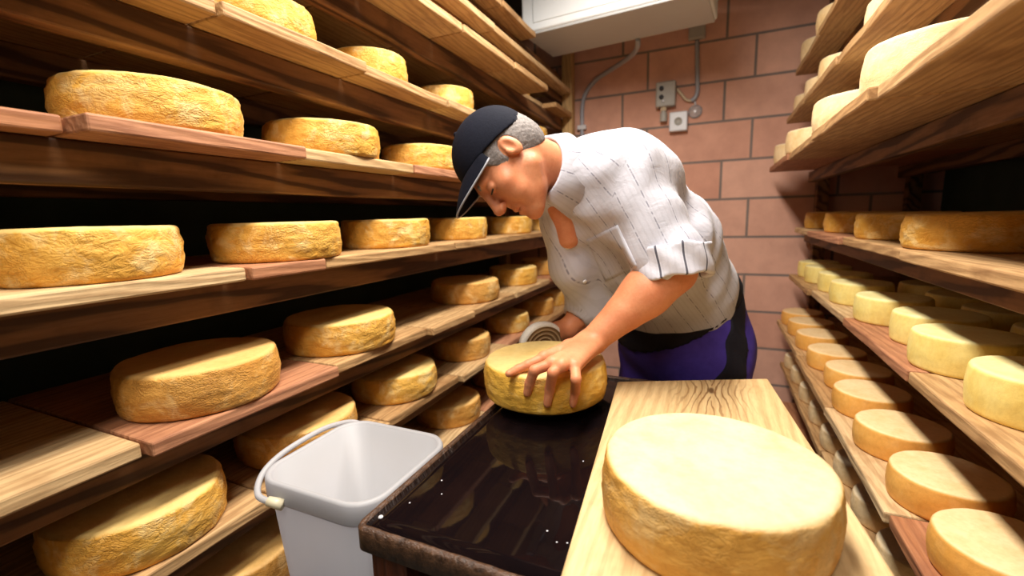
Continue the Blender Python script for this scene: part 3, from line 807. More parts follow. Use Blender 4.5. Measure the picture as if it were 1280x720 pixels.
# ------------------------------------------------------------------ the man: smooth distance-field bodies
class Field:
    def __init__(self, ax):
        self.ax = [np.asarray(a, np.float32) for a in ax]
        self.F = np.full([len(a) for a in ax], 0.3, np.float32)

    def _sub(self, lo, hi):
        sl = []
        for k in range(3):
            i0 = int(np.searchsorted(self.ax[k], lo[k])); i1 = int(np.searchsorted(self.ax[k], hi[k]))
            sl.append(slice(max(i0 - 1, 0), min(i1 + 1, len(self.ax[k]))))
        return tuple(sl)

    def _eval(self, prim, pad):
        fn, lo, hi = prim
        s = self._sub(np.asarray(lo) - pad, np.asarray(hi) + pad)
        X = self.ax[0][s[0]][:, None, None]; Y = self.ax[1][s[1]][None, :, None]; Z = self.ax[2][s[2]][None, None, :]
        if X.size == 0 or Y.size == 0 or Z.size == 0: return None, None
        return s, fn(X, Y, Z)

    def add(self, prim, k=0.01):
        s, d = self._eval(prim, 0.04 + k)
        if s is None: return
        a = self.F[s]; h = np.maximum(k - np.abs(a - d), 0) / k
        self.F[s] = np.minimum(a, d) - h * h * k * 0.25

    def sub(self, prim, k=0.006):
        s, d = self._eval(prim, 0.04 + k)
        if s is None: return
        a = self.F[s]; d = -d; h = np.maximum(k - np.abs(a - d), 0) / k
        self.F[s] = np.maximum(a, d) + h * h * k * 0.25

    def keep(self, fn):
        X = self.ax[0][:, None, None]; Y = self.ax[1][None, :, None]; Z = self.ax[2][None, None, :]
        self.F = np.maximum(self.F, fn(X, Y, Z).astype(np.float32))

    def wrinkle(self, fn):
        X = self.ax[0][:, None, None]; Y = self.ax[1][None, :, None]; Z = self.ax[2][None, None, :]
        m = np.abs(self.F) < 0.03
        self.F = np.where(m, self.F + fn(X, Y, Z), self.F)

    def mesh(self, name):
        F = self.F; ins = F < 0
        nx, ny, nz = F.shape
        cnt = np.zeros((nx - 1, ny - 1, nz - 1), np.int8)
        for dx in (0, 1):
            for dy in (0, 1):
                for dz in (0, 1):
                    cnt += ins[dx:nx - 1 + dx, dy:ny - 1 + dy, dz:nz - 1 + dz]
        act = (cnt > 0) & (cnt < 8)
        idx = np.full(act.shape, -1, np.int64)
        ci = np.argwhere(act); idx[act] = np.arange(len(ci))
        acc = np.zeros((len(ci), 3)); num = np.zeros(len(ci))
        A = self.ax
        corner = [(a, b_, c) for a in (0, 1) for b_ in (0, 1) for c in (0, 1)]
        for c0 in corner:
            for ax_ in range(3):
                if c0[ax_]: continue
                c1 = list(c0); c1[ax_] = 1
                f0 = F[ci[:, 0] + c0[0], ci[:, 1] + c0[1], ci[:, 2] + c0[2]].astype(np.float64)
                f1 = F[ci[:, 0] + c1[0], ci[:, 1] + c1[1], ci[:, 2] + c1[2]].astype(np.float64)
                m = (f0 < 0) != (f1 < 0)
                t = np.where(m, f0 / np.where(m, f0 - f1, 1), 0)
                for k in range(3):
                    a0 = A[k][ci[:, k] + c0[k]]; a1 = A[k][ci[:, k] + c1[k]]
                    acc[:, k] += np.where(m, a0 + (a1 - a0) * t, 0)
                num += m
        V = acc / np.maximum(num, 1)[:, None]
        quads = []
        for ax_ in range(3):
            o1, o2 = (ax_ + 1) % 3, (ax_ + 2) % 3
            sl0 = [slice(1, -1)] * 3; sl1 = [slice(1, -1)] * 3
            sl0[ax_] = slice(0, -1); sl1[ax_] = slice(1, None)
            a = ins[tuple(sl0)]; c = ins[tuple(sl1)]
            e = np.argwhere(a != c); sgn = a[a != c]
            e = e.copy(); e[:, o1] += 1; e[:, o2] += 1
            def cell(d1, d2):
                q = e.copy(); q[:, o1] += d1; q[:, o2] += d2
                return idx[q[:, 0], q[:, 1], q[:, 2]]
            q = np.stack([cell(-1, -1), cell(0, -1), cell(0, 0), cell(-1, 0)], 1)
            q[~sgn] = q[~sgn][:, ::-1]
            quads.append(q)
        Q = np.concatenate(quads); Q = Q[(Q >= 0).all(1)]
        me = bpy.data.meshes.new(name)
        me.vertices.add(len(V)); me.vertices.foreach_set('co', V.astype(np.float32).ravel())
        me.loops.add(len(Q) * 4); me.loops.foreach_set('vertex_index', Q.astype(np.int32).ravel())
        me.polygons.add(len(Q)); me.polygons.foreach_set('loop_start', np.arange(0, len(Q) * 4, 4, dtype=np.int32))
        me.polygons.foreach_set('loop_total', np.full(len(Q), 4, np.int32))
        me.update(calc_edges=True); me.validate()
        return me, V


def rc(a, b_, ra, rb):
    a = np.asarray(a, float); b_ = np.asarray(b_, float); ab = b_ - a; L2 = float(ab @ ab) + 1e-12
    r = max(ra, rb)

    def fn(X, Y, Z):
        t = np.clip(((X - a[0]) * ab[0] + (Y - a[1]) * ab[1] + (Z - a[2]) * ab[2]) / L2, 0, 1)
        return np.sqrt((X - a[0] - ab[0] * t) ** 2 + (Y - a[1] - ab[1] * t) ** 2 + (Z - a[2] - ab[2] * t) ** 2) - (ra + (rb - ra) * t)
    return fn, np.minimum(a, b_) - r, np.maximum(a, b_) + r


def el(c, rad, R=np.eye(3)):
    """R: rows are the ellipsoid's axes."""
    c = np.asarray(c, float); R = np.asarray(R, float)

    def fn(X, Y, Z):
        x, y, z = X - c[0], Y - c[1], Z - c[2]
        k0 = 0; k1 = 0
        for k in range(3):
            q = (R[k, 0] * x + R[k, 1] * y + R[k, 2] * z) / rad[k]
            k0 = k0 + q * q; k1 = k1 + (q / rad[k]) ** 2
        k0 = np.sqrt(k0); k1 = np.sqrt(k1) + 1e-9
        return k0 * (k0 - 1) / k1
    m = max(rad)
    return fn, c - m, c + m


def axis(lo, hi, fine, h, H):
    """Grid coordinates: step h inside the fine ranges, H elsewhere."""
    out = [lo]
    while out[-1] < hi:
        x = out[-1]
        out.append(x + (h if any(a - H < x < b_ for a, b_ in fine) else H))
    return np.array(out)


def chain(f, pts, rads, k):
    for a, b_, ra, rb in zip(pts, pts[1:], rads, rads[1:]): f.add(rc(a, b_, ra, rb), k)


def nrm(v): return v / np.linalg.norm(v)


# ---- joints
HS = 1.05                                  # head size
hF = Vd(-0.40, 0.90, -0.10); hU0 = Vd(-0.90, -0.40, -0.02)
hL = nrm(np.cross(hU0, hF)); hU = nrm(np.cross(hF, hL))
HO = P(634, 203, 1.11)                     # middle of the head between the ears


def hp_(l, f, u): return HO + HS * (hL * l + hF * f + hU * u)


hR = np.array([hL, hF, hU])
neck1 = P(718, 224, 1.23)
chest = P(752, 248, 1.32); midr = P(800, 312, 1.40); waist = P(842, 362, 1.47); pelv = P(852, 425, 1.53)
tA = nrm(chest - waist)
tL = Vd(0.50, -0.12, -0.84); tF = nrm(np.cross(tL, tA)); tL = nrm(np.cross(tA, tF))
tR = np.array([tL, tF, tA])
shL = P(778, 218, 1.17); elL = P(840, 338, 1.12); wrL = P(738, 428, 1.115)
shR = chest - tL * 0.20 + tA * 0.03
elR = P(742, 372, 1.46); wrR = P(712, 410, 1.40)
pF = nrm(np.array([tF[0], tF[1], 0])); pL = nrm(np.array([tL[0], tL[1], 0]))
pR = np.array([pL, pF, [0, 0, 1.0]])
hipL = pelv + pL * 0.10 + np.array([0, 0, -0.06]); hipR = pelv - pL * 0.10 + np.array([0, 0, -0.06])
footL = hipL + pL * 0.06 - pF * 0.02; footL = np.array([footL[0], footL[1], 0.09])
footR = hipR - pL * 0.05 + pF * 0.02; footR = np.array([footR[0], footR[1], 0.09])
knL = (hipL + footL) / 2 + pF * 0.03; knR = (hipR + footR) / 2 + pF * 0.05


def on_side(u, v, gap):
    """Point on the held wheel's side, gap outside its rind."""
    d = W @ np.array([u - 640, v - 360, FPX]); d = d / np.linalg.norm(d)
    o2 = CAM[:2] - HC; r = HR + gap
    a = d[0] ** 2 + d[1] ** 2; bb = o2[0] * d[0] + o2[1] * d[1]; cc_ = o2 @ o2 - r * r
    t = (-bb - math.sqrt(max(bb * bb - a * cc_, 0))) / a
    return CAM + d * t


ZTOP = HZ + HH
mcp = [on_z(680, 447, ZTOP + 0.030), on_z(690, 454, ZTOP + 0.036), on_z(702, 457, ZTOP + 0.036), on_z(719, 458, ZTOP + 0.030)]
pip = [on_z(660, 456, ZTOP + 0.019), on_z(668, 463, ZTOP + 0.024), on_z(691, 466, ZTOP + 0.024), on_z(720, 474, ZTOP + 0.014)]
dip = [on_z(648, 461, ZTOP + 0.011), on_side(662, 479, 0.011), on_side(687, 487, 0.012), on_side(719, 489, 0.011)]
tip = [on_z(636, 467, ZTOP + 0.009), on_side(659, 491, 0.0085), on_side(684, 505, 0.0085), on_side(716, 505, 0.0085)]
frad = [(0.0122, 0.0112, 0.0104, 0.0086), (0.0128, 0.0118, 0.0110, 0.0092), (0.0126, 0.0118, 0.0110, 0.0092), (0.0118, 0.0112, 0.0106, 0.0088)]

# the brush and the far hand on it
bn = Vd(0.36, 0.22, -0.90)
BC = P(678, 434, 1.40); BC[2] = max(BC[2], ZT + 0.082)

bodyf = Field([axis(-0.60, 0.42, [(-0.58, -0.19)], 0.0025, 0.008), axis(0.84, 1.98, [(0.86, 1.27)], 0.0025, 0.009), axis(0.0, 1.70, [(0.93, 1.58)], 0.0025, 0.009)])
B = bodyf
# trunk and legs beneath the clothes
chain(B, [pelv, waist, midr, chest], [0.12, 0.115, 0.125, 0.13], 0.06)
B.add(el(chest, (0.175, 0.115, 0.14), tR), 0.06)
chain(B, [hipL, knL, footL], [0.085, 0.055, 0.04], 0.04); chain(B, [hipR, knR, footR], [0.085, 0.055, 0.04], 0.04)
B.add(rc(chest + tL * 0.1, shL, 0.07, 0.055), 0.05); B.add(rc(chest - tL * 0.1, shR, 0.07, 0.055), 0.05)
# arms
fm = elL * 0.68 + wrL * 0.32
chain(B, [shL, elL * 0.85 + shL * 0.15, elL], [0.055, 0.052, 0.050], 0.03)
chain(B, [elL, fm, wrL], [0.058, 0.055, 0.032], 0.03)
B.add(rc(elL * 0.8 + wrL * 0.2 + np.array([0, 0, 0.012]), elL * 0.45 + wrL * 0.55, 0.050, 0.035), 0.03)
chain(B, [shR, elR, elR * 0.6 + wrR * 0.4, wrR], [0.055, 0.048, 0.044, 0.030], 0.03)
# near hand: palm from wrist to the knuckles, four bent fingers, thumb on its far side
pm = [mcp[k] * 0.82 + wrL * 0.18 for k in range(4)]
wside = nrm(mcp[0] - mcp[3])
for k, off in enumerate((0.018, 0.008, -0.006, -0.017)):
    B.add(rc(wrL + wside * off, mcp[k], 0.021, 0.0135), 0.016)
for k in range(4):
    r = frad[k]
    B.add(rc(pm[k], mcp[k], 0.012, r[0]), 0.010)
    chain(B, [mcp[k], pip[k], dip[k], tip[k]], r, 0.004)
    B.add(el(mcp[k] + np.array([0, 0, 0.004]), (0.0105, 0.0105, 0.0095)), 0.008)
th0 = wrL * 0.62 + mcp[0] * 0.38 + wside * 0.016; th1 = on_z(706, 439, ZTOP + 0.016); th2 = on_z(690, 446, ZTOP + 0.011); th3 = on_z(676, 453, ZTOP + 0.009)
chain(B, [th0, th1, th2, th3], [0.018, 0.014, 0.0115, 0.009], 0.008)
# far hand gripping the brush's back
gb = BC - bn * 0.044
kn = [gb - bn * 0.012 + Vd(0.75, -0.25, 0.0) * 0.040 + np.array([0, 0, 0.024 - 0.016 * k]) for k in range(4)]
for k in range(4):
    B.add(rc(wrR + np.array([0, 0, 0.014 - 0.009 * k]), kn[k], 0.020, 0.013), 0.014)
    m1 = gb - bn * 0.020 + Vd(0.3, -0.1, 0.0) * 0.012 + np.array([0, 0, 0.024 - 0.016 * k])
    t1 = gb - bn * 0.004 + Vd(-0.9, 0.1, 0.0) * 0.020 + np.array([0, 0, 0.021 - 0.015 * k])
    chain(B, [kn[k], m1, t1], [0.0108, 0.0098, 0.008], 0.004)
tk = wrR * 0.45 + kn[0] * 0.55
chain(B, [tk, gb + Vd(0.8, -0.6, 0.0) * 0.030 + np.array([0, 0, 0.02]), gb + Vd(0.1, -1, 0.0) * 0.036], [0.016, 0.012, 0.009], 0.006)
# throat and neck, head
B.add(rc(P(700, 258, 1.21), P(710, 296, 1.25), 0.038, 0.034), 0.03)
B.add(rc(hp_(0, -0.030, -0.030), neck1, 0.056 * HS, 0.070), 0.03)
B.add(el(hp_(0, -0.012, 0.035), (0.076 * HS, 0.098 * HS, 0.088 * HS), hR), 0.02)
B.add(el(hp_(0, 0.030, -0.030), (0.060 * HS, 0.062 * HS, 0.082 * HS), hR), 0.03)
for s in (-1, 1):
    B.add(rc(hp_(s * 0.050, -0.002, -0.058), hp_(s * 0.018, 0.068, -0.104), 0.020 * HS, 0.018 * HS), 0.025)
    B.add(el(hp_(s * 0.045, 0.058, -0.024), (0.026 * HS, 0.024 * HS, 0.022 * HS), hR), 0.025)
    B.add(el(hp_(s * 0.036, 0.062, -0.055), (0.026 * HS, 0.024 * HS, 0.026 * HS), hR), 0.02)
B.add(el(hp_(0, 0.082, -0.106), (0.022 * HS, 0.017 * HS, 0.018 * HS), hR), 0.018)
B.add(el(hp_(0, 0.048, -0.085), (0.046 * HS, 0.04 * HS, 0.026 * HS), hR), 0.02)
for s in (-1, 1): B.sub(el(hp_(s * 0.033, 0.100, 0.006), (0.019 * HS, 0.017 * HS, 0.012 * HS), hR), 0.014)
B.add(rc(hp_(-0.040, 0.080, 0.028), hp_(0.040, 0.080, 0.028), 0.0115 * HS, 0.0115 * HS), 0.016)
for s in (-1, 1):
    B.add(el(hp_(s * 0.033, 0.078, 0.004), (0.016 * HS, 0.0135 * HS, 0.0125 * HS), hR), 0.004)
    B.sub(rc(hp_(s * 0.020, 0.0945, 0.000), hp_(s * 0.046, 0.086, -0.001), 0.0018, 0.0018), 0.002)
B.add(rc(hp_(0, 0.088, 0.022), hp_(0, 0.112, -0.026), 0.0095 * HS, 0.0115 * HS), 0.014)
B.add(el(hp_(0, 0.114, -0.031), (0.0125 * HS, 0.012 * HS, 0.0105 * HS), hR), 0.008)
for s in (-1, 1): B.add(el(hp_(s * 0.013, 0.106, -0.035), (0.0095 * HS, 0.0125 * HS, 0.0095 * HS), hR), 0.006)
B.add(rc(hp_(-0.018, 0.088, -0.064), hp_(0.018, 0.088, -0.064), 0.0085 * HS, 0.0085 * HS), 0.010)
B.add(rc(hp_(-0.015, 0.089, -0.079), hp_(0.015, 0.089, -0.079), 0.0085 * HS, 0.0085 * HS), 0.008)
B.sub(rc(hp_(-0.025, 0.094, -0.072), hp_(0.025, 0.094, -0.072), 0.0022, 0.0022), 0.004)
for s in (-1, 1):
    B.sub(rc(hp_(s * 0.020, 0.104, -0.042), hp_(s * 0.036, 0.090, -0.066), 0.0022, 0.0022), 0.010)
    B.add(el(hp_(s * 0.075, -0.012, 0.002), (0.010 * HS, 0.0175 * HS, 0.030 * HS), hR), 0.006)
    B.sub(el(hp_(s * 0.086, -0.006, 0.004), (0.008 * HS, 0.0095 * HS, 0.018 * HS), hR), 0.005)
    B.add(el(hp_(s * 0.079, 0.004, -0.004), (0.006 * HS, 0.006 * HS, 0.009 * HS), hR), 0.003)
me, _ = B.mesh('person')
person = link_mesh('person', me, 'skin')
tag(person, 'man in black cap, rolled-sleeve striped shirt and blue trousers bending over a cheese', 'person')

# ---- shirt
S = Field([axis(-0.46, 0.40, [], 0.006, 0.006), axis(0.90, 1.88, [], 0.006, 0.006), axis(0.84, 1.68, [], 0.006, 0.006)])
S.add(el(chest + tA * 0.01 - tF * 0.01, (0.240, 0.180, 0.165), tR), 0.05)
S.add(el(midr + tL * 0.008 - tF * 0.01, (0.235, 0.185, 0.20), tR), 0.08)
S.add(el(waist - tF * 0.0, (0.200, 0.170, 0.15), tR), 0.08)
S.add(el(pelv + np.array([0, 0, 0.07]), (0.19, 0.15, 0.11), pR), 0.06)
ncen = P(677, 214, 1.175)
S.add(rc(ncen + (neck1 - ncen) * 0.25, chest + tL * 0.06, 0.092, 0.12), 0.05)
ua = elL * 0.86 + shL * 0.14
S.add(rc(chest + tL * 0.10, shL, 0.12, 0.088), 0.05)
S.add(rc(shL, ua, 0.094, 0.090), 0.035)
S.add(rc(chest - tL * 0.1, shR, 0.12, 0.085), 0.05)
eR2 = elR * 0.55 + wrR * 0.45
chain(S, [shR, elR, eR2], [0.085, 0.072, 0.052], 0.03)


def folds(X, Y, Z):
    a = (X * tA[0] + Y * tA[1] + Z * tA[2]); l = (X * tL[0] + Y * tL[1] + Z * tL[2]); f = (X * tF[0] + Y * tF[1] + Z * tF[2])
    q = 0.030 * np.sin(14 * a + 9 * f) + 0.018 * np.sin(23 * l - 11 * a + 1.3)
    return 0.0040 * np.sin((l * 1.0 + f * 0.6 + q) * 62.0) * (0.45 + 0.55 * np.sin(9 * a + 5 * l)) + 0.0030 * np.sin(a * 58 + l * 24 + f * 20 + 60 * q)


S.wrinkle(folds)
# neck opening and the V at the chest
S.sub(rc(hp_(0, -0.02, -0.03), ncen + (neck1 - ncen) * 0.35, 0.080, 0.078), 0.012)
vf = ncen + (neck1 - ncen) * 0.3 + tF * 0.085
chain(S, [P(693, 282, 1.255), P(712, 335, 1.33), P(738, 380, 1.42)], [0.040, 0.050, 0.060], 0.05)
S.sub(rc(P(690, 258, 1.13), P(699, 304, 1.19), 0.022, 0.006), 0.007)
# sleeve ends are hollow
S.sub(rc(ua, elL * 1.5 - shL * 0.5, 0.070, 0.074), 0.006)
S.sub(rc(eR2, wrR, 0.040, 0.036), 0.005)
me, V = S.mesh('shirt')


def stripe_attr(me, V, sleeve_only=False, segs=()):
    def segd(p, a, c):
        ab = c - a; t = np.clip((p - a) @ ab / (ab @ ab), 0, 1); q = p - a - t[:, None] * ab
        return np.linalg.norm(q, axis=1), q, t * np.linalg.norm(ab)
    d0, q0, t0 = segd(V, pelv, chest + tA * 0.10)
    rel = V - (waist + tA * ((V - waist) @ tA)[:, None])
    st = np.arctan2(rel @ tF, rel @ tL * -1.0 * -1.0 + 1e-9)
    # angle measured so its seam lies on the far side
    st = np.arctan2(rel @ tF, rel @ tL) * 0.19
    al_ = V @ tA
    best = d0 - 0.21
    for a, c, r in segs:
        d, q, t = segd(V, a, c)
        ax_ = nrm(c - a); e1 = nrm(np.cross(ax_, np.array([0.2, 0.9, 0.3]))); e2 = np.cross(ax_, e1)
        m = (d - r) < best
        ang = np.arctan2(q @ e2, q @ e1) * r
        st = np.where(m, ang, st); al_ = np.where(m, t, al_); best = np.where(m, d - r, best)
    for nm, val in (('stripe', st), ('along', al_)):
        at = me.attributes.new(nm, 'FLOAT', 'POINT'); at.data.foreach_set('value', val.astype(np.float32))


segs = [(shL, elL, 0.085), (shR, elR, 0.08), (elR, wrR, 0.05)]
Vm = np.array([v.co for v in me.vertices])
stripe_attr(me, Vm, segs=segs)
shirt = link_mesh('shirt', me, 'shirt_cloth', person)
shirt['label'] = 'grey-white shirt with thin dashed dark stripes'

# rolled cuff at the near elbow
K = Field([axis(elL[0] - 0.2, elL[0] + 0.2, [], 0.004, 0.004), axis(elL[1] - 0.2, elL[1] + 0.2, [], 0.004, 0.004), axis(elL[2] - 0.2, elL[2] + 0.2, [], 0.004, 0.004)])
adir = nrm(nrm(elL - shL) + 0.35 * nrm(wrL - elL))
c1 = elL - adir * 0.045; c2 = elL + adir * 0.022


def cyl(a, b_, ra, rb):
    a = np.asarray(a); ab = b_ - a; L = np.linalg.norm(ab); u = ab / L

    def fn(X, Y, Z):
        t = (X - a[0]) * u[0] + (Y - a[1]) * u[1] + (Z - a[2]) * u[2]
        rad = np.sqrt(np.maximum((X - a[0]) ** 2 + (Y - a[1]) ** 2 + (Z - a[2]) ** 2 - t * t, 0))
        return np.maximum(rad - (ra + (rb - ra) * np.clip(t / L, 0, 1)), np.maximum(-t, t - L)) - 0.004
    m = max(ra, rb) + 0.01
    return fn, np.minimum(a, b_) - m, np.maximum(a, b_) + m


K.add(cyl(c1, c2, 0.096, 0.090), 0.006)
K.wrinkle(lambda X, Y, Z: 0.0025 * np.sin(X * 60 + Z * 90 + Y * 40))
K.sub(rc(c1 - adir * 0.05, c2 + adir * 0.05, 0.080, 0.076), 0.006)
me, V = K.mesh('rolled_cuff')
rel = V - c1; e1 = nrm(np.cross(adir, [0.2, 0.9, 0.3])); e2 = np.cross(adir, e1)
for nm, val in (('stripe', np.arctan2(rel @ e2, rel @ e1) * 0.085), ('along', rel @ adir)):
    at = me.attributes.new(nm, 'FLOAT', 'POINT'); at.data.foreach_set('value', val.astype(np.float32))
cf = link_mesh('rolled_cuff', me, 'cuff_cloth', shirt); cf['label'] = 'white rolled-up cuff with bold dark stripes'
K = Field([axis(eR2[0] - 0.12, eR2[0] + 0.12, [], 0.004, 0.004), axis(eR2[1] - 0.12, eR2[1] + 0.12, [], 0.004, 0.004), axis(eR2[2] - 0.12, eR2[2] + 0.12, [], 0.004, 0.004)])
ad2 = nrm(wrR - elR)
K.add(cyl(eR2 - ad2 * 0.02, eR2 + ad2 * 0.025, 0.054, 0.052), 0.006)
K.sub(rc(eR2 - ad2 * 0.08, eR2 + ad2 * 0.08, 0.042, 0.041), 0.005)
me, V = K.mesh('rolled_cuff')
rel = V - eR2; e1 = nrm(np.cross(ad2, [0.2, 0.9, 0.3])); e2 = np.cross(ad2, e1)
for nm, val in (('stripe', np.arctan2(rel @ e2, rel @ e1) * 0.055), ('along', rel @ ad2)):
    at = me.attributes.new(nm, 'FLOAT', 'POINT'); at.data.foreach_set('value', val.astype(np.float32))
link_mesh('rolled_cuff', me, 'cuff_cloth', shirt)

# collar: a flared band round the neck, open at the throat
nax = nrm(hp_(0, -0.03, -0.04) - neck1)
thr = nrm(tF - nax * (tF @ nax)); sdv = np.cross(nax, thr)


def collar_bm():
    bm = bmesh.new(); n = 56; rows = []
    for i in range(n + 1):
        a = math.radians(24 + 312 * i / n)
        d = thr * math.cos(a) + sdv * math.sin(a)
        near = max(0.0, math.cos(a)) ** 2                       # longer leaf towards the throat
        w = 0.0025 * math.sin(a * 7)
        sec = [(0.079, -0.030), (0.080, 0.004), (0.083, 0.013), (0.090, 0.012), (0.100 + w, -0.012), (0.116 + w + 0.010 * near, -0.046 - 0.034 * near), (0.113 + w + 0.010 * near, -0.047 - 0.034 * near), (0.094, -0.012), (0.086, 0.002), (0.083, -0.030)]
        rows.append([bm.verts.new(ncen + d * r + nax * h) for r, h in sec])
    for A, Bq in zip(rows, rows[1:]):
        for k in range(len(A)):
            k2 = (k + 1) % len(A); bm.faces.new((A[k], A[k2], Bq[k2], Bq[k]))
    bm.faces.new(rows[0]); bm.faces.new(rows[-1][::-1])
    return bm


co = obj('collar', collar_bm(), 'shirt_cloth', shirt, True)
Vc = np.array([v.co for v in co.data.vertices]); rel = Vc - ncen
for nm, val in (('stripe', np.arctan2(rel @ sdv, rel @ thr) * 0.09), ('along', rel @ nax)):
    at = co.data.attributes.new(nm, 'FLOAT', 'POINT'); at.data.foreach_set('value', val.astype(np.float32))

# placket buttons and chest pocket flap
def on_shirt(origin, direction):
    hit, loc, nor, _ = shirt.ray_cast(Vector(origin), Vector(direction))
    return (np.array(loc), np.array(nor)) if hit else (None, None)


def ray_dir(u, v): return nrm(W @ np.array([u - 640, v - 360, FPX]))


bpy.context.view_layer.update()
for u, v in ((709, 309), (731, 352)):
    p, n = on_shirt(CAM, ray_dir(u, v))
    if p is None: continue
    bm = bmesh.new(); q = Vector(n).to_track_quat('Z', 'Y').to_matrix().to_4x4()
    add_lathe(bm, [(0, -0.002), (0.006, -0.002), (0.0062, 0.002), (0.005, 0.003), (0, 0.0022)], 16, Matrix.Translation(p) @ q)
    obj('button', bm, 'button_pearl', shirt, True)

# chest pocket: a patch of cloth lying on the shirt
qc = [(733, 300), (772, 281), (797, 333), (757, 352)]; ng = 12; front = []; back = []
for i in range(ng + 1):
    for j in range(ng + 1):
        a_, b_ = i / ng, j / ng
        u = (1 - b_) * ((1 - a_) * qc[0][0] + a_ * qc[1][0]) + b_ * ((1 - a_) * qc[3][0] + a_ * qc[2][0])
        v_ = (1 - b_) * ((1 - a_) * qc[0][1] + a_ * qc[1][1]) + b_ * ((1 - a_) * qc[3][1] + a_ * qc[2][1])
        p, n = on_shirt(CAM, ray_dir(u, v_))
        if p is not None: front.append(p + n * 0.0018); back.append(p - n * 0.002)
if len(front) == (ng + 1) ** 2:
    bm = bmesh.new(); fv = [bm.verts.new(p) for p in front]; bv = [bm.verts.new(p) for p in back]
    ix = lambda i, j: i * (ng + 1) + j
    for i in range(ng):
        for j in range(ng):
            q = (ix(i, j), ix(i + 1, j), ix(i + 1, j + 1), ix(i, j + 1))
            bm.faces.new([fv[k] for k in q]); bm.faces.new([bv[k] for k in q[::-1]])
    rimi = [ix(i, 0) for i in range(ng)] + [ix(ng, j) for j in range(ng)] + [ix(i, ng) for i in range(ng, 0, -1)] + [ix(0, j) for j in range(ng, 0, -1)]
    for k in range(len(rimi)):
        a_, c_ = rimi[k], rimi[(k + 1) % len(rimi)]; bm.faces.new((fv[a_], bv[a_], bv[c_], fv[c_]))
    pk = obj('chest_pocket', bm, 'shirt_cloth', shirt, True)
    stripe_attr(pk.data, np.array([v.co for v in pk.data.vertices]))

# ---- trousers
T = Field([axis(-0.42, 0.42, [], 0.007, 0.007), axis(1.15, 2.0, [], 0.007, 0.007), axis(0.04, 1.16, [], 0.007, 0.007)])
T.add(el(pelv + np.array([0, 0, 0.02]), (0.205, 0.165, 0.15), pR), 0.05)
T.add(rc(pelv, P(858, 376, 1.50), 0.17, 0.170), 0.06)
T.add(el(pelv - pF * 0.05 + np.array([0, 0, -0.03]), (0.20, 0.145, 0.14), pR), 0.05)
chain(T, [hipL + pL * 0.01, knL, footL], [0.122, 0.092, 0.075], 0.04)
chain(T, [hipR - pL * 0.01, knR, footR], [0.122, 0.092, 0.075], 0.04)
T.wrinkle(lambda X, Y, Z: 0.004 * np.sin(Z * 48 + X * 30 + 2 * np.sin(Y * 30)) * (0.4 + 0.6 * np.sin(X * 19 + Y * 13)))
wz = pelv[2] + 0.10


def wplane(off):
    n_ = nrm(tA * 0.9 + np.array([0, 0, 0.25])); p_ = P(875, 372, 1.46) + tA * off
    return lambda X, Y, Z: (X - p_[0]) * n_[0] + (Y - p_[1]) * n_[1] + (Z - p_[2]) * n_[2]


T.keep(wplane(0.03))
F0 = T.F.copy()
me, _ = T.mesh('trousers')
tr = link_mesh('trousers', me, 'trouser_blue', person); tr['label'] = 'indigo blue work trousers'
wb = Field(T.ax)
top = wplane(0.034); bot = wplane(-0.022)
X = T.ax[0][:, None, None]; Y = T.ax[1][None, :, None]; Z = T.ax[2][None, None, :]
wb.F = np.maximum(np.maximum(F0 - 0.006, top(X, Y, Z)), -bot(X, Y, Z)).astype(np.float32)
me, _ = wb.mesh('waistband'); q = link_mesh('waistband', me, 'trouser_black', tr); q['label'] = 'black waistband'
sp_ = Field(T.ax)
sc_ = hipL + pL * 0.13 + pF * 0.05
u_ = (X - sc_[0]) * pF[0] + (Y - sc_[1]) * pF[1] + (Z - sc_[2]) * 0.38
lat = (X - pelv[0]) * pL[0] + (Y - pelv[1]) * pL[1]
sp_.F = np.maximum(np.maximum(np.maximum(F0 - 0.004, np.abs(u_) - 0.035), 0.06 - lat + 0 * Z), bot(X, Y, Z)).astype(np.float32)
sp_.F = np.maximum(sp_.F, (0.55 - Z) + 0 * X + 0 * Y).astype(np.float32)
me, _ = sp_.mesh('side_panel'); q = link_mesh('side_panel', me, 'trouser_black', tr); q['label'] = 'black side panel of the trousers'
for ft, kn_ in ((footL, knL), (footR, knR)):
    K = Field([axis(ft[0] - 0.3, ft[0] + 0.3, [], 0.006, 0.006), axis(ft[1] - 0.3, ft[1] + 0.3, [], 0.006, 0.006), axis(-0.02, 0.2, [], 0.006, 0.006)])
    a = np.array([ft[0], ft[1], 0.045])
    K.add(rc(a - pF * 0.05, a + pF * 0.06, 0.045, 0.048), 0.02); K.add(rc(a + pF * 0.06, a + pF * 0.17 - np.array([0, 0, 0.01]), 0.046, 0.036), 0.02)
    K.add(rc(a, a + np.array([0, 0, 0.06]), 0.05, 0.05), 0.03)
    K.keep(lambda X, Y, Z: 0.002 - Z + 0 * X + 0 * Y)
    me, _ = K.mesh('shoe'); link_mesh('shoe', me, 'shoe_leather', person)

# ---- hair, cap, brows, eyes
def head_grid(h): return [axis(HO[k] - 0.24, HO[k] + 0.24, [], h, h) for k in range(3)]


def lin(n_, p_): return lambda X, Y, Z: (X - p_[0]) * n_[0] + (Y - p_[1]) * n_[1] + (Z - p_[2]) * n_[2]


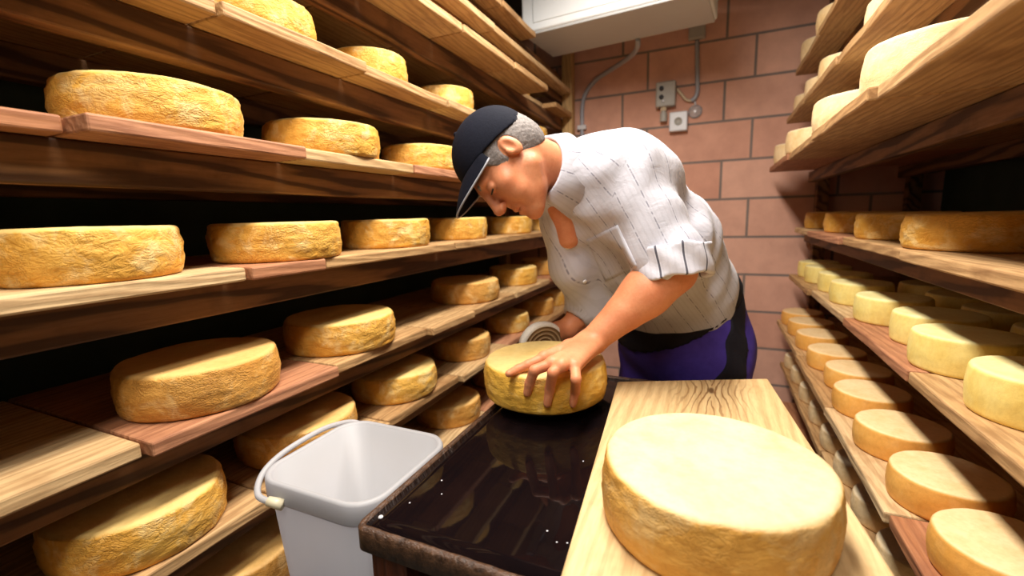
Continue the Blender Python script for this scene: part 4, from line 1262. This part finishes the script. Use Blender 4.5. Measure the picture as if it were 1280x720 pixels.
Hh = Field(head_grid(0.0032))
Hh.add(el(hp_(0, -0.014, 0.034), (0.0815 * HS, 0.1015 * HS, 0.090 * HS), hR), 0.01)
Hh.add(el(hp_(0, -0.050, -0.010), (0.066 * HS, 0.062 * HS, 0.062 * HS), hR), 0.02)
Hh.wrinkle(lambda X, Y, Z: 0.0012 * np.sin(X * 700 + 3 * np.sin(Z * 130)) * np.sin(Y * 500 + Z * 420))
Hh.keep(lin(nrm(hF * 0.9 - hU * 0.42), hp_(0, 0.040, 0.010)))             # hairline towards the face
Hh.keep(lin(-hU * 0.93 + hF * 0.30, hp_(0, -0.05, -0.052)))               # nape
for s in (-1, 1): Hh.sub(el(hp_(s * 0.085, -0.006, -0.008), (0.022 * HS, 0.027 * HS, 0.040 * HS), hR), 0.004)
me, _ = Hh.mesh('hair'); q = link_mesh('hair', me, 'hair_grey', person); q['label'] = 'short grey hair'

capN = nrm(hU - hF * 0.36)        # the cap sits lower at the back
capP = hp_(0, 0.0, 0.038)
Cc = Field(head_grid(0.0032))
Cc.add(el(hp_(0, -0.010, 0.040), (0.088 * HS, 0.107 * HS, 0.096 * HS), hR), 0.01)
Cc.keep(lin(-capN, capP))
Cc.sub(el(hp_(0, -0.012, 0.032), (0.0805 * HS, 0.1000 * HS, 0.089 * HS), hR), 0.003)
me, _ = Cc.mesh('cap'); cap = link_mesh('cap', me, 'cap_cloth', person); cap['label'] = 'black baseball cap'


def brim_bm(t):
    bm = bmesh.new(); nu, nv = 24, 10; L1 = []
    for sgn in (1, -1):
        g = []
        for i in range(nu + 1):
            a = math.radians(-66 + 132 * i / nu); row = []
            for j in range(nv + 1):
                q = j / nv
                l = 0.0865 * math.sin(a); f = -0.010 + 0.1045 * math.cos(a)
                out = 0.074 * max(math.cos(a * 1.35), 0) ** 0.7
                u = 0.038 + 0.36 * f - 0.012 * q * q - 0.10 * q * out - 1.1 * l * l * q
                row.append(bm.verts.new(hp_(l * (1 + 0.03 * q), f + out * q, u) + hU * (sgn * t / 2)))
            g.append(row)
        L1.append(g)
        for i in range(nu):
            for j in range(nv):
                f4 = (g[i][j], g[i + 1][j], g[i + 1][j + 1], g[i][j + 1])
                bm.faces.new(f4 if sgn > 0 else f4[::-1])
    A, Bq = L1
    for i in range(nu):
        bm.faces.new((A[i][nv], A[i + 1][nv], Bq[i + 1][nv], Bq[i][nv])); bm.faces.new((A[i + 1][0], A[i][0], Bq[i][0], Bq[i + 1][0]))
    for i in (0, nu):
        for j in range(nv): bm.faces.new((A[i][j], A[i][j + 1], Bq[i][j + 1], Bq[i][j]))
    edge = [(np.array(A[i][nv].co) + np.array(Bq[i][nv].co)) / 2 for i in range(nu + 1)]
    return bm, edge


bm, edge = brim_bm(0.004); obj('brim', bm, 'cap_cloth', cap, True)
bm = bmesh.new(); add_tube(bm, [tuple(p) for p in edge], 0.0024, 8); q = obj('brim_trim', bm, 'cap_trim', cap, True); q['label'] = 'pale edge of the cap brim'
bm = bmesh.new(); bmesh.ops.create_uvsphere(bm, u_segments=16, v_segments=10, radius=0.007, matrix=Matrix.Translation(hp_(0, -0.010, 0.136))); obj('cap_button', bm, 'cap_cloth', cap, True)
for s in (-1, 1):
    bm = bmesh.new(); add_tube(bm, smooth_path([hp_(s * 0.016, 0.0905, 0.026), hp_(s * 0.030, 0.0915, 0.031), hp_(s * 0.048, 0.082, 0.026)], 6), [0.003] + [0.0042] * 11 + [0.002], 8); obj('eyebrow', bm, 'hair_grey', person, True)
    bm = bmesh.new(); add_tube(bm, smooth_path([hp_(s * 0.022, 0.0925, -0.0005), hp_(s * 0.034, 0.0925, -0.0015), hp_(s * 0.045, 0.0855, -0.001)], 6), [0.0012] + [0.0021] * 11 + [0.001], 8); q = obj('eyelid_line', bm, 'eye_dark', person, True)

# ------------------------------------------------------------------ brush
br_ = empty('scrubbing_brush', tuple(BC))
br_.scale = (1.22, 1.22, 1.22); br_.rotation_mode = 'QUATERNION'; br_.rotation_quaternion = Vector(bn).to_track_quat('Z', 'Y')
tag(br_, 'round scrubbing brush with white bristle edge standing on the held cheese', 'brush')
bm = bmesh.new(); add_lathe(bm, [(0.0, -0.018), (0.050, -0.018), (0.060, -0.014), (0.063, 0.0), (0.061, 0.010), (0.055, 0.013), (0.050, 0.010), (0.0, 0.010)], 96)
for v in bm.verts:
    r = math.hypot(v.co.x, v.co.y)
    if r > 0.045:
        a = math.atan2(v.co.y, v.co.x); v.co.z += 0.0012 * math.sin(a * 48); v.co.x *= 1 + 0.008 * math.sin(a * 48); v.co.y *= 1 + 0.008 * math.sin(a * 48)
obj('bristles', bm, 'bristle_white', br_, True)
bm = bmesh.new(); add_lathe(bm, [(0, 0.006), (0.052, 0.006), (0.054, 0.010), (0.0535, 0.0135)] + [(0.0535 - 0.0525 * k / 24, 0.0135 + 0.0006 * math.sin(k * 2.5)) for k in range(1, 24)] + [(0, 0.0135)], 64)
q = obj('brush_face', bm, 'brush_face', br_, True); q['label'] = 'tan coiled face of the brush'
bm = bmesh.new(); add_lathe(bm, [(0, -0.034), (0.016, -0.034), (0.020, -0.030), (0.020, -0.018), (0, -0.018)], 32); obj('brush_handle', bm, 'wood_plank', br_, True)
